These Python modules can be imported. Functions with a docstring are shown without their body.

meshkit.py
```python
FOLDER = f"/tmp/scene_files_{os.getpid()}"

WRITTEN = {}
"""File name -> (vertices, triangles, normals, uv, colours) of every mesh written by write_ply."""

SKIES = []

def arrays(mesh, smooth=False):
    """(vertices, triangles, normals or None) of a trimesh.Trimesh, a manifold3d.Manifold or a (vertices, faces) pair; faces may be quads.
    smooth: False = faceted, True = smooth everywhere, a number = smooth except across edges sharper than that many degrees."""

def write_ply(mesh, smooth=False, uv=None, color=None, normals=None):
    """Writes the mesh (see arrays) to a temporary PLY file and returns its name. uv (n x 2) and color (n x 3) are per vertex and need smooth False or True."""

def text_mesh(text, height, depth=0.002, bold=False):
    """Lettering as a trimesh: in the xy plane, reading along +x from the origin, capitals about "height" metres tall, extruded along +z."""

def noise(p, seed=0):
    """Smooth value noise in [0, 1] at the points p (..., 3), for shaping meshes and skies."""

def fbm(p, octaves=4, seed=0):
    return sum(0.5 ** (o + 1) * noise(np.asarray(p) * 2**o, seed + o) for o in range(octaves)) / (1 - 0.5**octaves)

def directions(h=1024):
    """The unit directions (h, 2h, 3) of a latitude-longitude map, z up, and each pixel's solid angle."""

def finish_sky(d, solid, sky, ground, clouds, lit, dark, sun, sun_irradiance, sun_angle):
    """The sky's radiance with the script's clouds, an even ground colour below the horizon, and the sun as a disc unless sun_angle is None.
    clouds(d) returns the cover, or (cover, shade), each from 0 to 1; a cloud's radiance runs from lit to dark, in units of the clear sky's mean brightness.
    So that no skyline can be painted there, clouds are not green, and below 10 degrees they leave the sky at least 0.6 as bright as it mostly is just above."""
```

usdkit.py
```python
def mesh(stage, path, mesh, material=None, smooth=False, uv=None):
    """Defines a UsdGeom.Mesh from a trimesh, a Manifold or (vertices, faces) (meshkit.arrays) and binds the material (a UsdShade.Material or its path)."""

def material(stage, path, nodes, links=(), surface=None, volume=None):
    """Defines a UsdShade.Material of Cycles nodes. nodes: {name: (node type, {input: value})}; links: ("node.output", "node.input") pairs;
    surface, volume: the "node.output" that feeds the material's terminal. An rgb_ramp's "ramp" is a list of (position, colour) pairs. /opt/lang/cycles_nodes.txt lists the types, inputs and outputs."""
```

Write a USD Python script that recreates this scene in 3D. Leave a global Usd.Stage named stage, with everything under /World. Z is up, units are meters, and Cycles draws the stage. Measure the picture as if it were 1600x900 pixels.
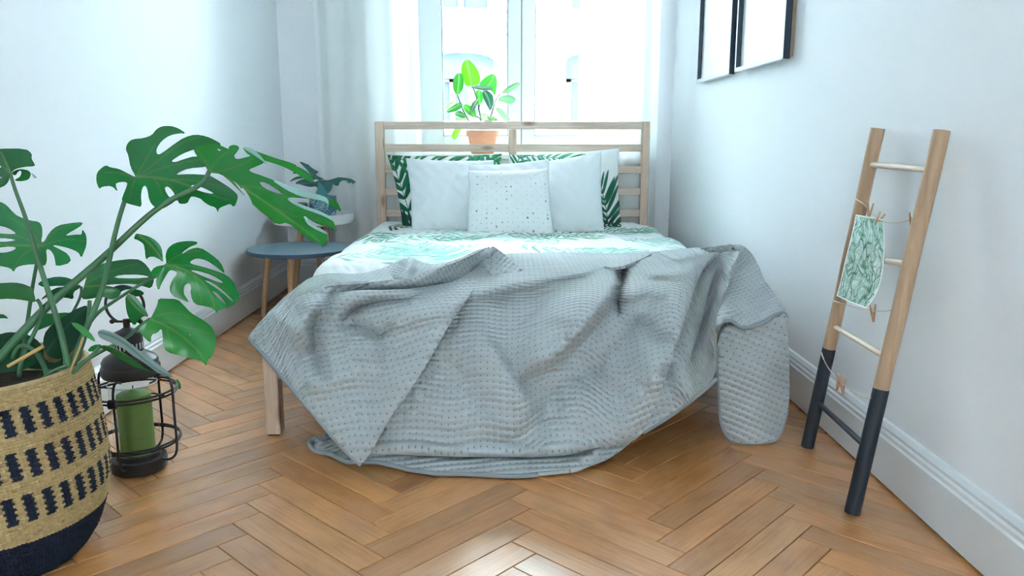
import math, random
import numpy as np, trimesh, shapely
import shapely.geometry as sg
from shapely.ops import unary_union
from scipy.spatial import Delaunay
from scipy.interpolate import RBFInterpolator, CubicSpline
from pxr import Usd, UsdGeom, UsdLux, UsdShade, Gf, Sdf, Vt
import usdkit, meshkit

# ---------------------------------------------------------------- stage, camera, light
stage = Usd.Stage.CreateInMemory()
UsdGeom.SetStageUpAxis(stage, 'Z'); UsdGeom.SetStageMetersPerUnit(stage, 1.0)
UsdGeom.Xform.Define(stage, '/World'); UsdGeom.Scope.Define(stage, '/World/Looks')
T = Sdf.ValueTypeNames
F_PX, CAM_H, PITCH, YAW = 1225.0, 0.832, math.radians(10.82), math.radians(0.56)
EXPOSURE = 3.5
C = np.array([0, 0, CAM_H])
FWD = np.array([math.sin(YAW) * math.cos(PITCH), math.cos(YAW) * math.cos(PITCH), -math.sin(PITCH)])
RIGHT = np.array([math.cos(YAW), -math.sin(YAW), 0.0])
UP = np.cross(RIGHT, FWD)
cam = UsdGeom.Camera.Define(stage, '/World/camera')
cam.CreateHorizontalApertureAttr(36.0); cam.CreateVerticalApertureAttr(20.25)
cam.CreateFocalLengthAttr(36.0 * F_PX / 1600.0)
cam.CreateClippingRangeAttr(Gf.Vec2f(0.05, 500.0))
cam.CreateExposureAttr(EXPOSURE)
M4 = Gf.Matrix4d(*[float(v) for r in (list(RIGHT) + [0], list(UP) + [0], list(-FWD) + [0], list(C) + [1]) for v in r])
UsdGeom.Xformable(cam).AddTransformOp().Set(M4)
dome = UsdLux.DomeLight.Define(stage, '/World/daylight_sky')
dome.CreateIntensityAttr(1.0)
dome.CreateColorAttr(Gf.Vec3f(0.785, 0.93, 1.0))

def rays(px, py):
    px, py = np.asarray(px, float), np.asarray(py, float)
    return FWD + ((px - 800) / F_PX)[..., None] * RIGHT - ((py - 450) / F_PX)[..., None] * UP
def atY(px, py, Y):
    d = rays(px, py); return C + d * (np.asarray(Y, float) / d[..., 1])[..., None]
def atZ(px, py, Z):
    d = rays(px, py); return C + d * ((np.asarray(Z, float) - CAM_H) / d[..., 2])[..., None]
def atX(px, py, X):
    d = rays(px, py); return C + d * (np.asarray(X, float) / d[..., 0])[..., None]

# ---------------------------------------------------------------- scene helpers
USED = {}
def numbered(parent, name):
    k = (parent, name); n = USED.get(k, 0); USED[k] = n + 1
    return f'{parent}/{name}' if n == 0 else f'{parent}/{name}_{n:03d}'
def tag(prim, label=None, cat=None, group=None, kind=None):
    p = prim.GetPrim() if hasattr(prim, 'GetPrim') else prim
    for k, v in (('label', label), ('category', cat), ('group', group), ('kind', kind)):
        if v: p.SetCustomDataByKey(k, v)
    return p
def thing(name, label, cat, loc=(0, 0, 0), rotz=0.0, group=None, kind=None):
    x = UsdGeom.Xform.Define(stage, numbered('/World', name))
    x.AddTranslateOp().Set(Gf.Vec3d(*map(float, loc)))
    if rotz: x.AddRotateZOp().Set(math.degrees(rotz))
    x._loc = np.array(loc, float)
    tag(x, label, cat, group, kind); LOC[str(x.GetPath())] = (np.array(loc, float), rotz)
    return x
LOC = {}
def obj(name, mesh, material, parent=None, smooth=30, uv=None, prims=None, label=None, kind=None, world=True):
    """One Mesh prim. world: the mesh is in world coordinates and is moved into its thing's frame."""
    pp = str(parent.GetPath()) if parent is not None else '/World'
    path = numbered(pp, name)
    v, f, n = meshkit.arrays(mesh, smooth)
    top = '/'.join(pp.split('/')[:3])
    if world and top in LOC:
        l, r = LOC[top]; v = v - l
        if r:
            c, s = math.cos(-r), math.sin(-r); R = np.array([[c, -s, 0], [s, c, 0], [0, 0, 1]]); v = v @ R.T; n = n @ R.T if n is not None else n
    m = usdkit.mesh(stage, path, (v, f), material, smooth=False, uv=uv)
    if n is not None:
        m.CreateNormalsAttr(Vt.Vec3fArray.FromNumpy(n.astype(np.float32))); m.SetNormalsInterpolation('vertex')
    for k, d in (prims or {}).items():
        d = np.asarray(d, np.float32)
        if d.ndim == 1: UsdGeom.PrimvarsAPI(m).CreatePrimvar(k, T.FloatArray, 'vertex').Set(Vt.FloatArray.FromNumpy(d))
        else: UsdGeom.PrimvarsAPI(m).CreatePrimvar(k, T.Color3fArray, 'vertex').Set(Vt.Vec3fArray.FromNumpy(d))
    tag(m, label, kind=kind)
    return m
def struct(name, mesh, material, label, cat, smooth=30, **k):
    m = obj(name, mesh, material, smooth=smooth, **k); tag(m, label, cat, kind='structure'); return m
def copy_of(src, loc, label, rot=None, cat=None, group=None):
    p = src.GetPrim(); base = p.GetName()
    x = UsdGeom.Xform.Define(stage, numbered('/World', base))
    x.GetPrim().GetReferences().AddInternalReference(p.GetPath())
    x.ClearXformOpOrder()
    x.AddTransformOp(opSuffix='own').Set(loc if isinstance(loc, Gf.Matrix4d) else Gf.Matrix4d().SetTranslate(Gf.Vec3d(*map(float, loc))))
    x.GetPrim().SetInstanceable(True)
    d = p.GetCustomData(); tag(x, label, cat or d.get('category'), group or d.get('group'))
    return x

# ---------------------------------------------------------------- mesh helpers
def cat(*ms): return trimesh.util.concatenate([trimesh.Trimesh(*m, process=False) if isinstance(m, tuple) else m for m in ms])
def box(x0, x1, y0, y1, z0, z1, b=0.0):
    if b <= 0:
        m = trimesh.creation.box([x1 - x0, y1 - y0, z1 - z0]); m.apply_translation([(x0 + x1) / 2, (y0 + y1) / 2, (z0 + z1) / 2]); return m
    pts = [(x, y, z) for x0_, x1_, y0_, y1_, z0_, z1_ in ((x0, x1, y0 + b, y1 - b, z0 + b, z1 - b), (x0 + b, x1 - b, y0, y1, z0 + b, z1 - b), (x0 + b, x1 - b, y0 + b, y1 - b, z0, z1))
           for x in (x0_, x1_) for y in (y0_, y1_) for z in (z0_, z1_)]
    return trimesh.convex.convex_hull(np.array(pts))
def lathe(prof, n=48, c=(0, 0, 0)):
    prof = np.array(prof, float); a = np.linspace(0, 2 * np.pi, n, endpoint=False); m = len(prof)
    v = np.stack([np.outer(np.cos(a), prof[:, 0]), np.outer(np.sin(a), prof[:, 0]), np.tile(prof[:, 1], (n, 1))], -1).reshape(-1, 3) + np.array(c)
    f = []
    for i in range(n):
        j = (i + 1) % n
        for k in range(m - 1):
            A, B, Cc, D = i * m + k, j * m + k, j * m + k + 1, i * m + k + 1
            f += [[A, B, Cc], [A, Cc, D]]
    t = trimesh.Trimesh(v, f, process=True); t.update_faces(t.nondegenerate_faces()); return t
def smooth_path(pts, n):
    pts = np.asarray(pts, float); d = np.r_[0, np.cumsum(np.linalg.norm(np.diff(pts, axis=0), axis=1))]
    if len(pts) == 2: return pts[0] + (pts[1] - pts[0]) * np.linspace(0, 1, n)[:, None]
    return CubicSpline(d, pts)(np.linspace(0, d[-1], n))
def tube(pts, r, n=10, closed=False, caps=True, dome_=0.35):
    pts = np.asarray(pts, float); m = len(pts); r = np.broadcast_to(np.asarray(r, float), (m,))
    if closed: t = np.roll(pts, -1, 0) - np.roll(pts, 1, 0)
    else: t = np.gradient(pts, axis=0)
    t /= np.maximum(np.linalg.norm(t, axis=1, keepdims=True), 1e-12)
    ref = np.array([0, 0, 1.0]) if abs(t[0, 2]) < 0.9 else np.array([1.0, 0, 0])
    u = np.zeros_like(t); u0 = np.cross(t[0], ref); u0 /= np.linalg.norm(u0)
    for i in range(m):
        u0 = u0 - t[i] * (u0 @ t[i]); u0 /= np.linalg.norm(u0); u[i] = u0
    w = np.cross(t, u); a = np.linspace(0, 2 * np.pi, n, endpoint=False)
    v = (pts[:, None] + r[:, None, None] * (np.cos(a)[None, :, None] * u[:, None] + np.sin(a)[None, :, None] * w[:, None])).reshape(-1, 3)
    f = []
    for i in range(m if closed else m - 1):
        j = (i + 1) % m
        for k in range(n):
            l = (k + 1) % n
            f += [[i * n + k, j * n + l, i * n + l], [i * n + k, j * n + k, j * n + l]]
    v = list(v)
    if caps and not closed:
        for i, s in ((0, 1), (m - 1, -1)):
            c = len(v); v.append(pts[i] - t[i] * s * r[i] * dome_)
            for k in range(n):
                l = (k + 1) % n
                f.append([c, i * n + k, i * n + l] if s > 0 else [c, i * n + l, i * n + k])
    return trimesh.Trimesh(np.array(v), np.array(f), process=False)
def ring(c, r, rt, n=64, k=8, normal=None):
    a = np.linspace(0, 2 * np.pi, n, endpoint=False)
    return tube(np.stack([c[0] + r * np.cos(a), c[1] + r * np.sin(a), np.full(n, c[2])], -1), rt, k, closed=True)
def densify(ring_, step):
    p = np.asarray(ring_, float)
    if np.allclose(p[0], p[-1]): p = p[:-1]
    q = np.vstack([p, p[:1]]); out = []
    for a, b in zip(q[:-1], q[1:]):
        n = max(1, int(np.ceil(np.linalg.norm(b - a) / step))); out.append(a + (b - a) * np.linspace(0, 1, n, endpoint=False)[:, None])
    return np.vstack(out)
def chaikin(p, it=2, closed=True):
    p = np.asarray(p, float)
    for _ in range(it):
        if closed: q = np.roll(p, -1, 0); p = np.stack([.75 * p + .25 * q, .25 * p + .75 * q], 1).reshape(-1, 2)
        else:
            a = .75 * p[:-1] + .25 * p[1:]; b = .25 * p[:-1] + .75 * p[1:]; p = np.vstack([p[:1], np.stack([a, b], 1).reshape(-1, 2), p[-1:]])
    return p
def tri_region(poly, step):
    """Vertices (in the polygon's plane) and triangles that fill a shapely polygon evenly."""
    v = []; fs = []
    for g in (getattr(poly, 'geoms', None) or [poly]):
        if g.area < step * step: continue
        b = [densify(g.exterior.coords, step)] + [densify(r.coords, step) for r in g.interiors]
        x0, y0, x1, y1 = g.bounds; h = step * 0.87
        gy = np.arange(y0, y1, h); pts = []
        for i, y in enumerate(gy):
            xs = np.arange(x0 + (i % 2) * step / 2, x1, step); pts.append(np.stack([xs, np.full(len(xs), y)], -1))
        pts = np.vstack(pts); inn = g.buffer(-0.55 * step)
        pts = pts[shapely.contains_xy(inn, pts[:, 0], pts[:, 1])] if not inn.is_empty else pts[:0]
        p = np.vstack(b + [pts]); d = Delaunay(p, qhull_options='QJ').simplices
        c = p[d].mean(1); d = d[shapely.contains_xy(g, c[:, 0], c[:, 1])]
        a = p[d]; cr = (a[:, 1, 0] - a[:, 0, 0]) * (a[:, 2, 1] - a[:, 0, 1]) - (a[:, 1, 1] - a[:, 0, 1]) * (a[:, 2, 0] - a[:, 0, 0])
        keep = np.abs(cr) > 1e-7; d = d[keep]; cr = cr[keep]; d[cr < 0] = d[cr < 0][:, ::-1]
        n = sum(map(len, v)); v.append(p); fs.append(d + n)
    return np.vstack(v), np.vstack(fs)
def vnormals(v, f):
    n = np.zeros_like(v); c = np.cross(v[f[:, 1]] - v[f[:, 0]], v[f[:, 2]] - v[f[:, 0]])
    for k in range(3): np.add.at(n, f[:, k], c)
    return n / np.maximum(np.linalg.norm(n, axis=1, keepdims=True), 1e-12)
def thicken(v, f, t):
    """Sheet -> solid of thickness t; returns vertices, faces, and the source index of every vertex."""
    n = vnormals(v, f); N = len(v); t = np.broadcast_to(np.asarray(t, float), (N,))[:, None]
    a, b = v + n * t / 2, v - n * t / 2
    e = np.vstack([f[:, [0, 1]], f[:, [1, 2]], f[:, [2, 0]]]); key = np.sort(e, 1)
    _, inv, cnt = np.unique(key, axis=0, return_inverse=True, return_counts=True)
    e = e[cnt[inv.ravel()] == 1]
    ids = np.unique(e); loc = -np.ones(N, int); loc[ids] = np.arange(len(ids)); m = len(ids)
    w = np.stack([loc[e[:, 0]], loc[e[:, 1]]], 1)
    wf = np.vstack([np.stack([w[:, 0], w[:, 0] + m, w[:, 1] + m], 1), np.stack([w[:, 0], w[:, 1] + m, w[:, 1]], 1)]) + 2 * N
    return np.vstack([a, b, a[ids], b[ids]]), np.vstack([f, f[:, ::-1] + N, wf]), np.r_[np.arange(N), np.arange(N), ids, ids]
def grid_faces(m, n):
    i, j = np.meshgrid(np.arange(m - 1), np.arange(n - 1), indexing='ij'); a = (i * n + j).ravel()
    return np.vstack([np.stack([a, a + n, a + n + 1], 1), np.stack([a, a + n + 1, a + 1], 1)])
def seg_dist(p, line):
    """distance, signed distance and parameter (0..1) of points p to a polyline."""
    line = np.asarray(line, float); L = np.r_[0, np.cumsum(np.linalg.norm(np.diff(line, axis=0), axis=1))]
    best = np.full(len(p), 1e9); sd = np.zeros(len(p)); par = np.zeros(len(p))
    for k, (a, b) in enumerate(zip(line[:-1], line[1:])):
        ab = b - a; t = np.clip(((p - a) @ ab) / max(ab @ ab, 1e-12), 0, 1); q = p - (a + t[:, None] * ab); d = np.linalg.norm(q, axis=1)
        s = np.sign(ab[0] * q[:, 1] - ab[1] * q[:, 0]); u = d < best
        best[u] = d[u]; sd[u] = (d * s)[u]; par[u] = ((L[k] + t * np.linalg.norm(ab)) / L[-1])[u]
    return best, sd, par

# ---------------------------------------------------------------- materials
def lin(r, g, b):
    c = np.array([r, g, b]) / 255.0
    return tuple(np.where(c <= 0.04045, c / 12.92, ((c + 0.055) / 1.055) ** 2.4))
def mat(name, col, rough=0.5, bump=0.0, bscale=80.0, var=0.0, vscale=6.0, metallic=0.0, spec=0.5, stretch=(1, 1, 1), dist=0.002, **extra):
    n = {'p': ('principled_bsdf', {'base_color': col, 'roughness': rough, 'metallic': metallic, 'specular_ior_level': spec, **extra})}; l = []
    if var or bump:
        n['tc'] = ('texture_coordinate', {}); n['mp'] = ('mapping', {'scale': stretch}); l.append(('tc.object', 'mp.vector'))
    if var:
        n['nz'] = ('noise_texture', {'scale': vscale, 'detail': 4.0}); l.append(('mp.vector', 'nz.vector'))
        lo = tuple(max(0, c * (1 - var)) for c in col); hi = tuple(min(1, c * (1 + var)) for c in col)
        n['rp'] = ('rgb_ramp', {'ramp': [(0.3, lo), (0.7, hi)]}); l += [('nz.fac', 'rp.fac'), ('rp.color', 'p.base_color')]
    if bump:
        n['nb'] = ('noise_texture', {'scale': bscale, 'detail': 3.0}); n['b'] = ('bump', {'strength': bump, 'distance': dist})
        l += [('mp.vector', 'nb.vector'), ('nb.fac', 'b.height'), ('b.normal', 'p.normal')]
    return usdkit.material(stage, '/World/Looks/' + name, n, l, surface='p.BSDF')
def tint_mat(name, rough=0.7, bump=0.0, bscale=200.0, sheen=0.0, spec=0.3, dist=0.001, trans=0.0):
    n = {'a': ('attribute', {'attribute': 'tint'}), 'p': ('principled_bsdf', {'roughness': rough, 'sheen_weight': sheen, 'specular_ior_level': spec})}
    l = [('a.color', 'p.base_color')]; out = 'p.BSDF'
    if bump:
        n.update({'tc': ('texture_coordinate', {}), 'nb': ('noise_texture', {'scale': bscale, 'detail': 3.0}), 'b': ('bump', {'strength': bump, 'distance': dist})})
        l += [('tc.object', 'nb.vector'), ('nb.fac', 'b.height'), ('b.normal', 'p.normal')]
    if trans:
        n.update({'t': ('translucent_bsdf', {}), 'm': ('mix_closure', {'fac': trans}), 'g': ('mix', {'mix_type': 'multiply', 'fac': 1.0, 'color2': (1.25, 1.35, 0.7)})})
        l += [('a.color', 'g.color1'), ('g.color', 't.color'), ('p.BSDF', 'm.closure1'), ('t.BSDF', 'm.closure2')]; out = 'm.closure'
    return usdkit.material(stage, '/World/Looks/' + name, n, l, surface=out)
def wood_mat(name, c0, c1, rough=0.45, axis='z', sc=1.0, knots=True):
    st = {'x': (1.2, 22, 22), 'y': (22, 1.2, 22), 'z': (22, 22, 1.2)}[axis]
    n = {'tc': ('texture_coordinate', {}), 'mp': ('mapping', {'scale': tuple(s * sc for s in st)}),
         'nz': ('noise_texture', {'scale': 3.0, 'detail': 5.0, 'roughness': 0.6, 'distortion': 0.4}), 'rp': ('rgb_ramp', {'ramp': [(0.3, c0), (0.68, c1)]}),
         'fn': ('noise_texture', {'scale': 14.0, 'detail': 3.0}), 'b': ('bump', {'strength': 0.15, 'distance': 0.001}),
         'p': ('principled_bsdf', {'roughness': rough, 'specular_ior_level': 0.35})}
    l = [('tc.object', 'mp.vector'), ('mp.vector', 'nz.vector'), ('nz.fac', 'rp.fac'), ('mp.vector', 'fn.vector'), ('fn.fac', 'b.height'), ('b.normal', 'p.normal')]
    src = 'rp.color'
    if knots:
        ks = {'x': (2.2, 7, 7), 'y': (7, 2.2, 7), 'z': (7, 7, 2.2)}[axis]
        n.update({'km': ('mapping', {'scale': ks}), 'kv': ('voronoi_texture', {'scale': 1.6}), 'kr': ('rgb_ramp', {'ramp': [(0.0, (0.28, 0.17, 0.10)), (0.09, (0.55, 0.42, 0.32)), (0.17, (1, 1, 1))]}),
                  'kx': ('mix', {'mix_type': 'multiply', 'fac': 0.85})})
        l += [('tc.object', 'km.vector'), ('km.vector', 'kv.vector'), ('kv.distance', 'kr.fac'), ('rp.color', 'kx.color1'), ('kr.color', 'kx.color2')]; src = 'kx.color'
    l.append((src, 'p.base_color'))
    return usdkit.material(stage, '/World/Looks/' + name, n, l, surface='p.BSDF')

WALL = mat('wall_paint', (0.84, 0.872, 0.905), 0.75, bump=0.05, bscale=140, spec=0.3)
WHITE = mat('white_lacquer', (0.80, 0.82, 0.83), 0.35)
TRIM = mat('skirting_paint', (0.74, 0.77, 0.79), 0.3)
rng = random.Random(7); nrng = np.random.default_rng(7)
XL, XR, YB, ZC = -1.232, 0.938, 4.46, 2.95
YF = -2.6
WX0, WX1, WZ0, WZ1, YW = -0.71, 0.805, 0.745, 2.62, 4.78     # window niche

# ---------------------------------------------------------------- room shell
struct('wall_left', box(XL - 0.12, XL, YF, YB + 0.4, -0.05, ZC), WALL, 'plain white wall behind the basket, lantern and side tables', 'wall')
struct('wall_right', box(XR, XR + 0.12, YF, YB + 0.4, -0.05, ZC), WALL, 'plain white wall with the framed pictures and leaning ladder', 'wall')
struct('wall_back', cat(box(XL, WX0, YB, YB + 0.4, -0.05, ZC), box(WX1, XR, YB, YB + 0.4, -0.05, ZC), box(WX0, WX1, YB, YB + 0.4, -0.05, WZ0 - 0.03), box(WX0, WX1, YB, YB + 0.4, WZ1, ZC)),
       WALL, 'white wall around the window behind the headboard', 'wall')
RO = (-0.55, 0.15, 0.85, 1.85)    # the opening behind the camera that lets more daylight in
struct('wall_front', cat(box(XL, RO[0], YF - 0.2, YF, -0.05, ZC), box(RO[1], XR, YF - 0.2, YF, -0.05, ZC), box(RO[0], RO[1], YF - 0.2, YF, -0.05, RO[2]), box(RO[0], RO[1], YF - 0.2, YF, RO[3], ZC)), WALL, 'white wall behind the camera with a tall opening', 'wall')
struct('ceiling', box(XL - 0.12, XR + 0.12, YF, YB + 0.4, ZC, ZC + 0.1), WALL, 'flat white ceiling over the bedroom', 'ceiling')
SK = [(0, 0), (0.021, 0), (0.021, 0.108), (0.017, 0.113), (0.017, 0.121), (0.013, 0.126), (0.013, 0.133), (0.007, 0.143), (0, 0.146)]
def skirting(side):
    pr = sg.Polygon(SK); 
    if side == 'back': m = trimesh.creation.extrude_polygon(pr, XR - XL); v = m.vertices.copy(); m.vertices = np.stack([XL + v[:, 2], YB - v[:, 0], v[:, 1] + 0.009], -1)
    else:
        m = trimesh.creation.extrude_polygon(pr, YB - YF); v = m.vertices.copy()
        m.vertices = np.stack([(XL + v[:, 0]) if side == 'left' else (XR - v[:, 0]), YF + v[:, 2], v[:, 1] + 0.009], -1)
    m.fix_normals(); return m
struct('baseboard_left', skirting('left'), TRIM, 'tall white moulded baseboard along the left wall', 'baseboard')
struct('baseboard_right', skirting('right'), TRIM, 'tall white moulded baseboard behind the ladder', 'baseboard')
struct('baseboard_back', skirting('back'), TRIM, 'white moulded baseboard along the window wall behind the small tables', 'baseboard')

# ---------------------------------------------------------------- herringbone floor
floor = UsdGeom.Xform.Define(stage, numbered('/World', 'floor')); tag(floor, 'honey brown oak herringbone parquet floor', 'floor', kind='structure')
PL, PW, ROT = 0.4325, 0.0698, math.radians(1.2)
def floor_mat():
    n = {'uv': ('uvmap', {'attribute': 'st'}), 'tn': ('attribute', {'attribute': 'tint'}),
         'm1': ('mapping', {'scale': (7.0, 150.0, 1.0)}), 'n1': ('noise_texture', {'scale': 1.0, 'detail': 6.0, 'roughness': 0.62, 'distortion': 0.6}),
         'r1': ('rgb_ramp', {'ramp': [(0.28, (0.76, 0.71, 0.66)), (0.5, (0.97, 0.97, 0.97)), (0.75, (1.10, 1.09, 1.08))]}),
         'm2': ('mapping', {'scale': (4.0, 9.0, 1.0)}), 'n2': ('noise_texture', {'scale': 1.3, 'detail': 4.0}), 'r2': ('rgb_ramp', {'ramp': [(0.3, (0.82, 0.78, 0.74)), (0.7, (1.1, 1.1, 1.1))]}),
         'x1': ('mix', {'mix_type': 'multiply', 'fac': 1.0}), 'x2': ('mix', {'mix_type': 'multiply', 'fac': 0.8}),
         'rr': ('map_range', {'from_min': 0.3, 'from_max': 0.7, 'to_min': 0.26, 'to_max': 0.42}), 'b': ('bump', {'strength': 0.12, 'distance': 0.0006}),
         'p': ('principled_bsdf', {'specular_ior_level': 0.55, 'coat_weight': 1.0, 'coat_roughness': 0.34})}
    l = [('uv.UV', 'm1.vector'), ('m1.vector', 'n1.vector'), ('n1.fac', 'r1.fac'), ('uv.UV', 'm2.vector'), ('m2.vector', 'n2.vector'), ('n2.fac', 'r2.fac'),
         ('tn.color', 'x1.color1'), ('r1.color', 'x1.color2'), ('x1.color', 'x2.color1'), ('r2.color', 'x2.color2'), ('x2.color', 'p.base_color'),
         ('n2.fac', 'rr.value'), ('rr.result', 'p.roughness'), ('n1.fac', 'b.height'), ('b.normal', 'p.normal')]
    return usdkit.material(stage, '/World/Looks/oak_parquet', n, l, surface='p.BSDF')
OAK = floor_mat()
GAP = mat('dark_joint', (0.035, 0.024, 0.018), 0.9)
obj('floor_bed', box(XL - 0.1, XR + 0.1, YF, YB + 0.1, -0.06, -0.010), GAP, floor, smooth=False)
AX = np.array([[math.cos(math.pi / 4 + ROT), math.sin(math.pi / 4 + ROT)], [-math.sin(math.pi / 4 + ROT), math.cos(math.pi / 4 + ROT)]])   # plank directions in world xy
# anchor: a joint corner of the photograph: peak corner near (1010, 739)
ANCH = atZ(np.array(1216.7), np.array(759.3), 0.0)[:2]
ANCH = ANCH + ANCH - atZ(np.array(1235.0), np.array(745.6), 0.0)[:2]
room = sg.box(XL + 0.002, YF, XR - 0.002, YB)
def plank(poly, ang, z, tone):
    p = np.array(poly.exterior.coords)[:-1]
    if sg.Polygon(p).exterior.is_ccw is False: p = p[::-1]
    q = np.array(sg.Polygon(p).buffer(-0.0011, join_style=2).exterior.coords)[:-1]
    if len(q) != len(p): q = p + (p.mean(0) - p) * 0.006
    else:
        if not sg.Polygon(q).exterior.is_ccw: q = q[::-1]
        q = np.array([q[np.argmin(((q - a) ** 2).sum(1))] for a in p])
    n = len(p); v = np.vstack([np.c_[q, np.full(n, z)], np.c_[q, np.full(n, z)], np.c_[p, np.full(n, z - 0.0011)], np.c_[p, np.full(n, -0.012)]]); f = [[0, i, i + 1] for i in range(1, n - 1)]
    for k in range(1, 3):
        for i in range(n):
            j = (i + 1) % n; a, b, c_, d = k * n + i, (k + 1) * n + i, (k + 1) * n + j, k * n + j; f += [[a, b, c_], [a, c_, d]]
    uv = v[:, :2] @ np.array([[math.cos(ang), -math.sin(ang)], [math.sin(ang), math.cos(ang)]])
    uv = uv + nrng.uniform(-30, 30, 2)
    return v, np.array(f), uv, np.tile(tone, (len(v), 1))
rest = []
BASE = np.array(lin(212, 150, 88))
for k in range(-60, 61):
    for t in range(-7, 8):
        for fam in (0, 1):
            o = np.array([k * PW + t * PL, k * PW - t * PL])
            if fam == 0: x0, x1, y0, y1 = o[0] - PL, o[0], o[1] - PW, o[1]
            else: x0, x1, y0, y1 = o[0], o[0] + PW, o[1] - PL, o[1]
            g = 0.0009
            loc = np.array([(x0 + g, y0 + g), (x1 - g, y0 + g), (x1 - g, y1 - g), (x0 + g, y1 - g)])
            w = ANCH + loc[:, :1] * AX[0] + loc[:, 1:] * AX[1]
            pg = sg.Polygon(w)
            if not pg.intersects(room): continue
            pg = pg.intersection(room)
            if pg.geom_type != 'Polygon' or pg.area < 2e-4: continue
            ang = math.pi / 4 + ROT + (math.pi / 2 if fam else 0)
            s = nrng.normal(0, 1); hue = nrng.normal(0, 1)
            tone = BASE * (1 + 0.19 * np.clip(s, -1.7, 1.8) * 0.75) * np.array([1, 1 - 0.03 * hue, 1 - 0.07 * hue])
            pl = plank(pg, ang, nrng.uniform(-0.0004, 0.0), tone)
            cy = pg.centroid.y
            if cy > 1.22: obj('plank', (pl[0], pl[1]), OAK, floor, smooth=False, uv=pl[2], prims={'tint': pl[3]})
            else: rest.append(pl)
n0 = 0; V, Fc, U, TT = [], [], [], []
for a, b, c_, d in rest: V.append(a); Fc.append(b + n0); U.append(c_); TT.append(d); n0 += len(a)
obj('parquet_behind_camera', (np.vstack(V), np.vstack(Fc)), OAK, floor, smooth=False, uv=np.vstack(U), prims={'tint': np.vstack(TT)}, kind='stuff')
# ---------------------------------------------------------------- window, sill, outside
FRAME_W = mat('window_paint', (0.78, 0.84, 0.86), 0.35)
GLASS = usdkit.material(stage, '/World/Looks/window_glass', {'t': ('transparent_bsdf', {'color': (0.97, 0.99, 0.99)}), 'g': ('glossy_bsdf', {'roughness': 0.02}), 'f': ('fresnel', {'IOR': 1.3}), 'm': ('mix_closure', {})},
                        [('f.fac', 'm.fac'), ('t.BSDF', 'm.closure1'), ('g.BSDF', 'm.closure2')], surface='m.closure')
win = UsdGeom.Xform.Define(stage, '/World/window_1'); tag(win, 'white double casement window with two glass panes above the headboard', 'window', kind='structure')
def xw(px, Y=YW): return float(atY(np.array(float(px)), np.array(150.0), Y)[0])
G = [(xw(692), xw(793.6)), (xw(835), xw(835) + xw(793.6) - xw(692) + 0.0)]
GZ0, GZ1 = 0.845, 2.48
x_l, x_r = G[0][0] - 0.16, G[1][1] + 0.16
obj('outer_frame', cat(box(WX0, x_l, YW - 0.01, YW + 0.06, WZ0, WZ1), box(x_r, WX1, YW - 0.01, YW + 0.06, WZ0, WZ1), box(x_l, x_r, YW - 0.01, YW + 0.06, WZ0, WZ0 + 0.03), box(x_l, x_r, YW - 0.01, YW + 0.06, GZ1 + 0.09, WZ1)), FRAME_W, win)
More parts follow.
